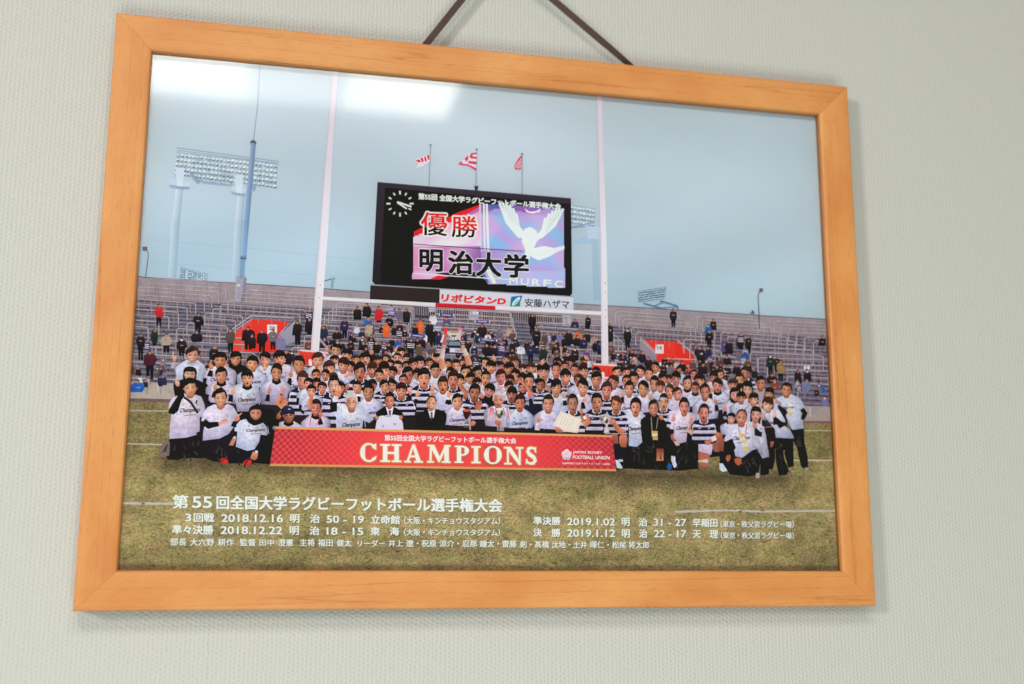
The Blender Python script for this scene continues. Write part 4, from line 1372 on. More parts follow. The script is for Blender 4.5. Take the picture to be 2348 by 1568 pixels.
# (tile, x, top of hair, chin, width, shirt, mouth, hair, tilt, skin, hands, options)
# shirt: w white tee, k white tee over black collar, j hooped jersey, b black, s suit, n navy, g grey coat
PEOPLE = [
    # left wing
    (TA, 800, 180, 465, 245, 'g1', 's', 'n', 0, 1, [(455, 385, 440, 255, 'g')], dict(bl=1.75, bw=2.5, body=[(690, 410), (780, 480), (900, 425), (1000, 510), (1060, 620), (1050, 760), (980, 860), (640, 880), (500, 780), (470, 560), (590, 480)])),
    (TA, 1315, 275, 560, 240, 'w', 's', 'n', 0, 2, [], dict(bl=1.6)),
    (TA, 1610, 265, 520, 210, 'b', 'n', 'l2', 3, 1, [], {}),
    (TA, 1925, 345, 620, 220, 'w', 't', 'n', 8, 1, [], {}),
    (TA, 2160, 270, 545, 200, 'w', 's', 'n', 0, 1, [(2160, 575, 2172, 440, 'w')], {}),
    (TA, 750, 555, 800, 235, 'b', 's', 'l', 6, 0, [(515, 860, 495, 735, 'b')], dict(bl=1.5)),
    (TA, 1340, 560, 855, 225, 'k', 't', 'n', 0, 1, [(1230, 940, 1245, 815, 'b')], dict(bl=1.5)),
    (TA, 1825, 600, 915, 225, 'k', 'o', 'f', 0, 1, [(1565, 1015, 1630, 905, 'b')], dict(bl=1.6, cham=1, dk=1, body=[(1700, 860), (1830, 950), (1960, 850), (2040, 930), (2090, 1220), (1980, 1250), (1960, 1390), (1640, 1390), (1600, 1180), (1530, 1120), (1500, 1000), (1600, 900)])),
    (TA, 755, 770, 1100, 255, 'w', 't', 'n', -3, 1, [], dict(bl=3.05, bw=2.55, cham=1, strap=1, low=1, body=[(540, 1085), (640, 1045), (720, 1095), (870, 1075), (960, 1110), (1020, 1250), (1050, 1420), (1030, 1480), (930, 1500), (935, 1640), (930, 1760), (865, 1790), (880, 1825), (680, 1880), (365, 1905), (375, 1650), (400, 1450), (345, 1380), (355, 1250), (420, 1130)])),
    (TA, 1325, 955, 1300, 240, 'w', 's', 's', 0, 1, [], dict(bl=1.95, bw=2.7, low=1, body=[(1220, 1250), (1300, 1320), (1400, 1290), (1450, 1245), (1560, 1290), (1640, 1420), (1680, 1500), (1600, 1560), (1560, 1700), (1470, 1815), (1300, 1900), (990, 1935), (1000, 1760), (1040, 1600), (960, 1560), (1000, 1420), (1080, 1310)])),
    (TA, 1985, 1290, 1540, 235, 'k', 's', 'd', 0, 1, [(1640, 1520, 1730, 1415, 'b')], dict(bl=2.5, bw=2.6, cham=1, low=1, body=[(1800, 1530), (1850, 1600), (1950, 1660), (2060, 1630), (2120, 1600), (2190, 1680), (2215, 1760), (2200, 1835), (2070, 1850), (2050, 1960), (1960, 2100), (1830, 2130), (1610, 2050), (1630, 1900), (1640, 1760), (1590, 1760), (1590, 1680), (1690, 1560)])),
    (TB, 320, 250, 525, 230, 'w', 't', 'f', 0, 1, [], {}),
    (TB, 265, 490, 810, 210, 'k', 'g', 's', 3, 2, [(125, 1005, 155, 880, 'b')], dict(bl=1.7, dk=1, bw=2.8)),
    (TB, 685, 345, 660, 220, 'w', 's', 's', 0, 2, [], dict(bl=1.5)),
    (TB, 1040, 280, 555, 215, 'w', 'o', 'n', 3, 1, [], {}),
    (TB, 755, 635, 960, 215, 'j', 't', 'n', 4, 1, [(385, 985, 415, 855, 'a')], dict(bl=1.8)),
    (TB, 1250, 435, 715, 215, 'w', 'o', 'f', 0, 1, [(1075, 600, 1090, 520, 'b'), (1045, 900, 1010, 790, 'b')], dict(bl=1.6)),
    (TB, 1380, 130, 340, 200, 'w', 's', 'n', 3, 1, [(1205, 220, 1245, 145, 'w')], {}),
    (TB, 1590, 210, 425, 215, 'w', 's', 'f', 4, 1, [], {}),
    (TB, 1350, 335, 490, 170, 'w', 'g', 'f', 0, 1, [], {}),
    (TB, 1520, 375, 655, 205, 'w', 'g', 'f', 10, 1, [], {}),
    (TB, 1750, 330, 500, 165, 'w', 't', 'n', 6, 2, [(1765, 500, 1765, 425, 'n')], {}),
    (TB, 1925, 280, 505, 205, 'w', 'o', 'f', 0, 1, [(2050, 275, 2062, 150, 'b')], {}),
    (TB, 2170, 345, 505, 165, 'w', 't', 'f', -4, 2, [], {}),
    (TB, 1825, 470, 805, 210, 'j', 'o', 'n', 0, 3, [(1590, 930, 1640, 840, 'a')], dict(bl=1.6, bw=2.7)),
    (TB, 2060, 460, 725, 200, 'w', 'o', 'f', 3, 2, [], {}),
    (TB, 1340, 720, 1075, 215, 'j', 'o', 's', 0, 0, [], dict(bl=1.9)),
    (TB, 1990, 860, 1170, 210, 'w', 'g', 's', 4, 2, [(1815, 1010, 1808, 885, 'w')], dict(bl=1.3)),
    (TB, 1670, 1035, 1370, 225, 'w', 's', 'w', 0, 1, [], dict(bl=1.1, bw=2.9, cham=1, must=1, low=1, wave=(1420, 1000), body=[(1400, 1240), (1550, 1245), (1600, 1330), (1690, 1375), (1770, 1270), (1880, 1290), (2000, 1430), (2095, 1530), (2000, 1610), (1890, 1550), (1870, 1720), (1385, 1700), (1385, 1500), (1290, 1410), (1340, 1400), (1400, 1350)])),
    (TB, 490, 1300, 1600, 230, 'k', 'n', 'c', 0, 3, [(305, 1480, 345, 1375, 'b')], dict(low=1, bl=0.6)),
    (TB, 1000, 1160, 1470, 210, 'k', 's', 's', 3, 2, [(1090, 1450, 1122, 1345, 'b')], dict(low=1, bl=1.0, lany=1)),
    # centre
    (TC, 170, 450, 770, 215, 'j', 't', 'f', 0, 1, [(95, 1010, 115, 905, 'a')], dict(bl=1.6)),
    (TC, 220, 320, 485, 155, 'w', 't', 'n', 5, 1, [], {}),
    (TC, 420, 290, 475, 160, 'w', 's', 's', 0, 1, [], {}),
    (TC, 490, 195, 350, 150, 'w', 't', 'f', 8, 1, [(385, 235, 442, 145, 'w')], {}),
    (TC, 590, 330, 495, 160, 'w', 's', 's', 3, 1, [], {}),
    (TC, 430, 440, 665, 190, 'w', 'o', 's', 8, 0, [], {}),
    (TC, 590, 440, 575, 150, 'w', 't', 'n', 0, 2, [], {}),
    (TC, 835, 350, 595, 200, 'w', 's', 'f', 6, 4, [(690, 510, 690, 430, 'w')], {}),
    (TC, 615, 550, 850, 210, 'w', 'o', 'n', 3, 2, [], dict(bl=1.2)),
    (TC, 920, 580, 920, 240, 'j', 'o', 'p', 0, 1, [(1080, 960, 1105, 850, 'a'), (660, 1010, 662, 925, 'b')], dict(bl=1.6)),
    (TC, 1020, 390, 540, 150, 'w', 't', 'n', 6, 2, [(1025, 570, 1025, 470, 'w')], {}),
    (TC, 1190, 310, 480, 145, 'w', 't', 'n', 8, 1, [(1100, 395, 1080, 295, 'b')], {}),
    (TC, 1140, 480, 740, 190, 'w', 'n', 'n', 10, 1, [], {}),
    (TC, 1380, 400, 565, 135, 'w', 't', 'n', 0, 2, [], {}),
    (TC, 1520, 420, 645, 170, 'w', 'o', 's', 0, 4, [], dict(trophy=1)),
    (TC, 1640, 400, 540, 120, 'w', 't', 'n', 0, 1, [], {}),
    (TC, 1705, 505, 790, 200, 'j', 'o', 'n', 0, 1, [], dict(bl=1.4)),
    (TC, 1470, 615, 945, 195, 'j', 'o', 'n', 6, 2, [], dict(bl=1.4)),
    (TC, 1275, 730, 1035, 200, 'w', 'o', 'n', 4, 2, [(1385, 1075, 1385, 965, 'w')], dict(bl=1.3)),
    (TC, 495, 850, 1135, 215, 'j', 'g', 'f', 3, 1, [], dict(bl=1.5, low=1)),
    (TC, 275, 1035, 1330, 195, 's', 't', 's', 0, 2, [], dict(bl=1.4, low=1, holdtee=1)),
    (TC, 1060, 1095, 1370, 190, 's', 'g', 'b', 4, 1, [(795, 1070, 825, 955, 'w')], dict(bl=1.3, low=1, bw=2.9)),
    (TC, 1545, 1055, 1330, 195, 'w', 'g', 's', 0, 1, [(1380, 1080, 1390, 960, 'w')], dict(bl=1.4, low=1, cham=1, cup=1)),
    (TC, 1870, 870, 1180, 215, 'j', 'o', 's', 6, 3, [(1690, 1110, 1690, 1035, 'n')], dict(bl=1.5)),
    (TC, 1920, 540, 800, 190, 'w', 'o', 'n', 3, 2, [], {}),
    (TC, 2080, 625, 895, 185, 'w', 'o', 's', 4, 1, [(1985, 850, 1985, 725, 'w')], {}),
    (TC, 2180, 430, 660, 190, 'w', 'o', 'f', 4, 1, [(2235, 395, 2228, 320, 'n')], {}),
    (TC, 2150, 870, 1120, 200, 'b', 'o', 'f', 12, 4, [], {}),
    (TD, 360, 350, 470, 165, 'w', 't', 'n', 5, 1, [], {}),
    (TD, 260, 460, 620, 140, 'w', 't', 'n', 0, 2, [], {}),
    (TD, 410, 460, 695, 190, 'w', 't', 'f', 3, 2, [], {}),
    (TD, 660, 500, 675, 160, 'w', 'o', 'f', 3, 0, [], {}),
    (TD, 815, 470, 675, 180, 'w', 'o', 'f', 0, 1, [], {}),
    (TD, 1050, 480, 785, 225, 'j', 'o', 'f', 0, 1, [(1075, 860, 1020, 765, 'a'), (1030, 465, 1070, 400, 'n')], dict(bl=1.3)),
    (TD, 1290, 460, 755, 170, 'w', 'o', 's', 0, 4, [], {}),
    (TD, 1455, 470, 605, 160, 'w', 't', 's', 0, 1, [], {}),
    (TD, 1465, 590, 865, 200, 'j', 'g', 'f', 0, 1, [], dict(bl=1.3)),
    (TD, 1640, 500, 725, 165, 'w', 't', 's', 0, 4, [], {}),
    (TD, 1810, 480, 770, 200, 'w', 't', 'f', 0, 1, [(1865, 390, 1812, 325, 'w')], {}),
    (TD, 250, 600, 865, 190, 'w', 'o', 'n', 0, 4, [(225, 960, 205, 850, 'w')], {}),
    (TD, 520, 585, 845, 180, 'j', 'o', 'n', 4, 1, [], {}),
    (TD, 780, 670, 975, 200, 'n', 'o', 's', 3, 2, [(940, 1130, 905, 1030, 'b')], dict(bl=1.8, bw=2.8)),
    (TD, 1290, 785, 1095, 200, 'w', 'o', 'l2', 3, 1, [(1440, 1090, 1440, 1000, 'w')], dict(bl=1.3)),
    (TD, 1790, 770, 1080, 200, 'w', 'g', 'n', 0, 1, [(1825, 1170, 1895, 1095, 'b')], dict(bl=1.3)),
    (TD, 2045, 640, 925, 200, 'j', 'n', 'n', 0, 2, [], {}),
    (TD, 2240, 830, 1130, 200, 'j', 'g', 'n', 5, 2, [], {}),
    (TD, 455, 920, 1195, 200, 'j', 'o', 'f', 8, 3, [], {}),
    (TD, 205, 1020, 1310, 210, 'w', 'o', 'w', 0, 1, [], dict(bl=1.5, low=1, glass=1, silver=1)),
    (TD, 610, 1070, 1370, 200, 'w', 'o', 'n', 4, 2, [(790, 1085, 760, 950, 'b')], dict(bl=1.3, low=1, cham=1)),
    (TD, 1140, 1075, 1395, 215, 'w', 's', 's', 3, 1, [(965, 1545, 985, 1440, 'w')], dict(bl=1.2, low=1, glass=1, cert=1)),
    (TD, 1600, 1065, 1400, 200, 'j', 'o', 's', 0, 2, [(1760, 1400, 1740, 1275, 'a')], dict(bl=1.3, low=1)),
    (TD, 2055, 1045, 1370, 210, 'j', 'o', 's', 0, 2, [], dict(bl=1.4, low=1, jug=1)),
    # right wing
    (TE, 250, 475, 725, 205, 'w', 'g', 'n', 12, 4, [], dict(bl=1.4)),
    (TE, 500, 335, 490, 160, 'w', 't', 'n', 6, 4, [(475, 490, 455, 415, 'w')], {}),
    (TE, 635, 410, 670, 190, 'w', 't', 'n', 0, 1, [], {}),
    (TE, 760, 285, 505, 165, 'w', 't', 'n', 3, 1, [], {}),
    (TE, 920, 325, 565, 160, 'w', 'o', 's', 0, 1, [], {}),
    (TE, 550, 580, 865, 175, 'w', 'g', 's', 4, 1, [], dict(bl=1.5)),
    (TE, 815, 580, 860, 190, 'w', 'n', 'n', 4, 1, [], {}),
    (TE, 1020, 485, 780, 170, 'w', 'g', 's', 0, 2, [], {}),
    (TE, 1170, 420, 655, 160, 'w', 'o', 'f', 0, 4, [], {}),
    (TE, 1290, 460, 630, 125, 'w', 't', 'f', 5, 4, [], {}),
    (TE, 1430, 395, 660, 170, 'w', 't', 'f', 3, 4, [(1445, 730, 1450, 640, 'n')], {}),
    (TE, 1480, 310, 460, 125, 'w', 't', 'n', 0, 2, [], {}),
    (TE, 1640, 490, 745, 170, 'k', 't', 's', 0, 1, [], dict(bl=1.5)),
    (TE, 1770, 365, 540, 145, 'w', 't', 's', 4, 1, [], {}),
    (TE, 1870, 440, 695, 190, 'w', 's', 'f', 0, 1, [], {}),
    (TE, 2240, 360, 560, 180, 'w', 't', 'n', 5, 1, [], dict(bl=1.4)),
    (TE, 2210, 535, 795, 190, 'k', 'o', 'n', 5, 4, [], dict(bl=1.5)),
    (TE, 1310, 640, 895, 175, 'w', 's', 'n', 0, 1, [(1440, 1000, 1425, 920, 'w')], dict(bl=1.3)),
    (TE, 1970, 635, 930, 185, 'w', 's', 's', 0, 2, [(2170, 970, 2150, 860, 'b')], dict(bl=1.5)),
    (TE, 1195, 820, 1115, 170, 'j', 'o', 'h', 0, 1, [], {}),
    (TE, 305, 865, 1165, 195, 'j', 'o', 'r', 3, 2, [], dict(bl=1.6, low=1, bw=2.5)),
    (TE, 670, 910, 1225, 190, 'w', 'o', 'd', 0, 1, [(850, 1370, 845, 1220, 'w')], dict(bl=1.95, low=1, cham=1, body=[(440, 1130), (560, 1110), (600, 1180), (680, 1235), (770, 1150), (840, 1230), (900, 1380), (945, 1560), (840, 1650), (830, 1700), (690, 1820), (540, 1800), (545, 1500), (530, 1300)])),
    (TE, 1005, 935, 1240, 190, 'b', 'g', 's', 0, 2, [(1150, 1270, 1115, 1180, 'b')], dict(bl=2.0, low=1, pass_=1, bw=2.5)),
    (TE, 1580, 895, 1210, 190, 'w', 'o', 's', 0, 4, [(1380, 1300, 1400, 1185, 'w'), (1715, 1310, 1728, 1175, 'a')], dict(bl=1.75, low=1, cham=1, bw=2.3, body=[(1300, 1150), (1490, 1130), (1550, 1200), (1640, 1170), (1740, 1180), (1820, 1240), (1800, 1290), (1720, 1400), (1640, 1500), (1620, 1720), (1490, 1760), (1380, 1650), (1400, 1400), (1280, 1340)])),
    (TE, 1950, 1015, 1330, 200, 'j', 'o', 's', 4, 2, [], dict(bl=1.55, low=1, bw=2.4)),
    (TF, 385, 305, 510, 190, 'w', 't', 'f', 0, 2, [], {}),
    (TF, 510, 195, 460, 180, 'w', 's', 's', 0, 1, [], dict(bl=1.3)),
    (TF, 660, 350, 645, 190, 'w', 's', 'l', 0, 0, [], {}),
    (TF, 430, 475, 720, 205, 'k', 'g', 'l', -6, 1, [(235, 850, 215, 745, 'b')], dict(bl=1.7, bw=2.3)),
    (TF, 905, 255, 510, 185, 'g', 's', 's', 0, 2, [], dict(bl=1.5)),
    (TF, 770, 570, 815, 175, 'w', 'g', 'l2', 8, 1, [], dict(bl=1.6)),
    (TF, 1065, 475, 695, 170, 'w', 's', 'l2', 6, 1, [], {}),
    (TF, 1390, 380, 640, 200, 'w', 's', 's', 6, 2, [], dict(bl=2.3, bw=2.4, low=1, body=[(1330, 620), (1390, 650), (1480, 590), (1640, 670), (1700, 760), (1740, 850), (1640, 880), (1690, 1050), (1715, 1240), (1500, 1265), (1420, 1100), (1380, 1000), (1350, 850), (1180, 760), (1200, 680)])),
    (TF, 1040, 650, 920, 205, 'w', 's', 'l2', 6, 0, [(1165, 995, 1165, 890, 'b')], dict(bl=1.85, low=1, bw=2.1, body=[(1020, 930), (1130, 840), (1250, 890), (1350, 1060), (1370, 1120), (1290, 1120), (1370, 1200), (1460, 1280), (1530, 1400), (1520, 1430), (1190, 1410), (1170, 1250), (1080, 1150), (980, 1000)])),
    (TF, 355, 950, 1145, 160, 'w', 's', 'l', 0, 0, [], dict(low=1)),
    (TF, 810, 830, 1110, 190, 'w', 's', 'l', 4, 0, [(935, 1020, 910, 930, 'b')], dict(bl=2.2, low=1, bw=2.1, body=[(720, 1110), (800, 1105), (900, 1080), (950, 1150), (1000, 1360), (1060, 1770), (940, 1800), (760, 1500), (700, 1300)])),
    (TF, 545, 880, 1180, 215, 'w', 'o', 'b', 5, 1, [(790, 1190, 760, 1120, 'b')], dict(bl=2.3, low=1, bw=2.5, cham=1, glass=1, lany=2, body=[(460, 1150), (560, 1190), (640, 1110), (740, 1120), (840, 1160), (850, 1300), (900, 1500), (940, 1640), (960, 1780), (900, 1690), (830, 1620), (740, 1650), (560, 1790), (430, 1760), (385, 1550), (215, 1470), (260, 1330), (330, 1170)])),
]


def backdrop():
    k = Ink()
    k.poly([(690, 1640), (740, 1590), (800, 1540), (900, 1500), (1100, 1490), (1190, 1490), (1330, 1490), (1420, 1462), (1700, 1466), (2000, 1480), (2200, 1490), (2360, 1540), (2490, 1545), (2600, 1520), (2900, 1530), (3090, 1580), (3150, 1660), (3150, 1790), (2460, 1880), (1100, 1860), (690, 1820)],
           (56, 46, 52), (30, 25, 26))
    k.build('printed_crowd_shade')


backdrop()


def folds(k, where):
    for t_, xa, xb, ya, yb, n_ in where:
        for _ in range(n_):
            x, y = rnd.uniform(xa, xb), rnd.uniform(ya, yb)
            k.line(T(t_, (x, y), (x + rnd.uniform(-70, 70), y + rnd.uniform(40, 150))), [2, 7], mix((38, 33, 36), (78, 70, 76), rnd.uniform(0.2, 0.8)))


def legs():
    """dark trousers, boots and bare knees of the front row, below the shirts"""
    k = Ink()
    dk = (38, 33, 36)
    k.poly(T(A2, (360, 860), (880, 790), (1000, 850), (1000, 1240), (640, 1230), (520, 1270), (330, 1260), (290, 1200)), dk)
    k.poly(T(A2, (180, 1150), (230, 960), (300, 905), (370, 930), (360, 1180), (250, 1220)), (120, 104, 100))
    k.line(T(A2, (240, 1130), (330, 960)), 4, (60, 52, 54))
    k.poly(T(A2, (980, 890), (1460, 760), (1640, 800), (1600, 1020), (1960, 1080), (2020, 1140), (1900, 1330), (1500, 1330), (1200, 1300), (1080, 1260), (960, 1150)), (40, 36, 44), (36, 32, 38))
    k.poly(T(A2, (1960, 780), (2220, 800), (2240, 1300), (1900, 1340), (1880, 1240)), (30, 26, 29))
    k.poly(T(A2, (1620, 330), (2110, 290), (2340, 330), (2340, 900), (2220, 1340), (2080, 1300), (2200, 780), (1650, 560)), (30, 25, 27))
    k.ell(*A2(1395, 1285), 17, 12, (204, 40, 44), 0.3, n=12, c2=(224, 66, 64))
    k.ell(*A2(1830, 1315), 18, 12, (204, 40, 44), -0.3, n=12, c2=(224, 66, 64))
    k.poly(T(A2, (1930, 1110), (2030, 1150), (2010, 1240), (1960, 1275), (1880, 1235)), (206, 142, 116), (180, 112, 90))
    k.ell(*A2(2000, 1110), 6.5, 6, (206, 204, 200), n=9)
    k.poly(T(A2, (1560, 840), (1620, 870), (1560, 1000), (1480, 990)), (192, 126, 102))
    k.ell(*A2(1590, 845), 6, 5, (200, 198, 200), n=9)
    folds(k, ((A2, 330, 960, 880, 1220, 14), (A2, 1050, 1900, 960, 1280, 16)))
    k.build('printed_trousers', M_PEOPLE)
    k = Ink()
    # right of the banner
    k.poly(T(E2, (500, 760), (820, 640), (1300, 700), (1600, 700), (1850, 650), (1850, 1290), (1500, 1330), (500, 1290), (240, 1280), (240, 700)), (30, 25, 27))
    k.poly(T(E2, (215, 640), (330, 640), (345, 820), (260, 830)), (170, 104, 82), (140, 84, 68))
    k.poly(T(E2, (360, 690), (420, 640), (500, 650), (520, 740), (490, 900), (400, 890), (360, 800)), (196, 124, 98), (158, 94, 76))
    k.poly(T(E2, (260, 820), (350, 820), (350, 1130), (290, 1130)), (36, 34, 50))
    k.poly(T(E2, (390, 880), (500, 890), (440, 1140), (360, 1130)), (36, 34, 48))
    k.poly(T(E2, (288, 1125), (340, 1130), (430, 1270), (400, 1292), (320, 1275)), (190, 208, 214))
    k.poly(T(E2, (355, 1110), (430, 1120), (430, 1160), (350, 1160)), (190, 192, 202))
    k.poly(T(E2, (1330, 650), (1410, 620), (1490, 640), (1500, 760), (1390, 790), (1340, 740)), (182, 112, 88), (150, 88, 70))
    k.poly(T(E2, (1380, 780), (1495, 765), (1490, 855), (1430, 855)), (206, 180, 166))
    k.poly(T(E2, (1065, 910), (1195, 910), (1195, 1140), (1065, 1140)), (120, 54, 50), (206, 136, 96))
    k.poly(T(E2, (1340, 1050), (1415, 1060), (1420, 1160), (1465, 1260), (1390, 1270), (1340, 1140)), (206, 206, 222))
    k.ell(*E2(1305, 1255), 10, 13, (30, 92, 164), n=10)
    k.poly(T(E2, (1850, 830), (2130, 830), (2090, 1030), (1850, 960)), (206, 196, 218), (190, 178, 204))
    k.poly(T(E2, (1850, 960), (2075, 1020), (2040, 1150), (1850, 1150)), (168, 98, 76), (178, 108, 86))
    k.poly(T(E2, (1840, 1140), (2030, 1105), (2035, 1180), (1960, 1180), (1845, 1165)), (206, 192, 182))
    k.poly(T(E2, (1850, 1160), (2030, 1180), (2010, 1260), (1940, 1280), (1870, 1240)), (188, 114, 92), (150, 86, 70))
    k.poly(T(E2, (2100, 700), (2347, 720), (2347, 1000), (2230, 980), (2130, 960)), (158, 96, 78), (120, 72, 60))
    k.poly(T(E2, (2240, 960), (2347, 960), (2330, 1200), (2250, 1200)), (34, 30, 40))
    k.poly(T(E2, (2240, 1190), (2340, 1190), (2400, 1330), (2310, 1352), (2250, 1310)), (196, 212, 218))
    folds(k, ((E2, 560, 1320, 760, 1240, 22), (E2, 1460, 1840, 760, 1240, 12)))
    k.build('printed_trousers', M_PEOPLE)
    k = Ink()
    # right wing trousers
    k.poly(T(F2, (220, 720), (420, 820), (700, 900), (830, 900), (920, 1000), (900, 1200), (860, 1400), (700, 1440), (330, 1400), (200, 1200)), (34, 30, 30), (28, 24, 25))
    k.poly(T(F2, (900, 1060), (1080, 1080), (1060, 1400), (900, 1420)), (30, 26, 30))
    k.poly(T(F2, (1060, 380), (1170, 480), (1180, 1100), (1140, 1300), (1060, 1300)), (34, 26, 30))
    k.poly(T(F2, (1180, 700), (1520, 700), (1480, 900), (1330, 960), (1350, 1100), (1440, 1320), (1470, 1400), (1250, 1420), (1190, 1150)), (32, 25, 26))
    k.poly(T(F2, (1480, 540), (1720, 520), (1730, 800), (1790, 1060), (1800, 1260), (1740, 1310), (1660, 1240), (1590, 900), (1520, 760), (1530, 1250), (1420, 1270), (1350, 1000)), (34, 26, 28))
    k.poly(T(F2, (820, 1370), (880, 1370), (885, 1460), (810, 1470)), (172, 150, 156))
    k.poly(T(F2, (1730, 1270), (1800, 1275), (1790, 1325), (1740, 1318)), (158, 150, 158))
    k.poly(T(F2, (1420, 1350), (1485, 1385), (1470, 1410), (1400, 1400)), (140, 110, 104))
    k.poly(T(F2, (1090, 780), (1160, 780), (1140, 850), (1095, 900)), (170, 100, 82))
    k.poly(T(F2, (0, 690), (80, 690), (110, 960), (60, 980), (0, 900)), (150, 94, 78))
    folds(k, ((F2, 480, 820, 1050, 1260, 9), (F2, 1230, 1320, 760, 1200, 6), (F2, 1590, 1640, 600, 860, 5)))
    k.build('printed_trousers', M_PEOPLE)


legs()


def hand(k, hx, hy, tx, ty, s, skin, wrist=None):
    dx, dy = tx - hx, ty - hy
    l = math.hypot(dx, dy) or 1
    ux, uy = dx / l, dy / l
    vx, vy = -uy, ux
    dk = mix(skin, (120, 62, 52), 0.45)
    lt = mix(skin, (248, 214, 196), 0.35)
    a = math.atan2(uy, ux)
    k.line([(hx - ux * s * 1.0, hy - uy * s * 1.0), (hx, hy)], [s * 1.05, s * 1.25], skin, dk)
    k.ell(hx, hy, s * 0.92, s * 0.80, mix(skin, dk, 0.35), a, n=10, c2=skin)
    # folded fingers
    for j in (-0.35, 0.05, 0.42):
        k.ell(hx + ux * s * 0.35 + vx * s * j, hy + uy * s * 0.35 + vy * s * j, s * 0.36, s * 0.22, lt if j < 0.1 else skin, a, n=8)
        k.line([(hx + ux * s * 0.05 + vx * s * (j + 0.2), hy + uy * s * 0.05 + vy * s * (j + 0.2)), (hx + ux * s * 0.6 + vx * s * (j + 0.2), hy + uy * s * 0.6 + vy * s * (j + 0.2))], s * 0.09, dk)
    # forefinger
    k.line([(hx + ux * s * 0.3 - vx * s * 0.45, hy + uy * s * 0.3 - vy * s * 0.45), (hx + ux * l * 0.6 - vx * s * 0.2, hy + uy * l * 0.6 - vy * s * 0.2), (tx, ty)], [s * 0.58, s * 0.46, s * 0.28], skin, lt)
    # thumb
    k.line([(hx - ux * s * 0.3 + vx * s * 0.6, hy - uy * s * 0.3 + vy * s * 0.6), (hx + ux * s * 0.25 + vx * s * 0.35, hy + uy * s * 0.25 + vy * s * 0.35), (hx + ux * s * 0.45 - vx * s * 0.15, hy + uy * s * 0.45 - vy * s * 0.15)], [s * 0.42, s * 0.36, s * 0.26], lt, skin)


NAVY, JW = (38, 38, 62), (204, 204, 218)


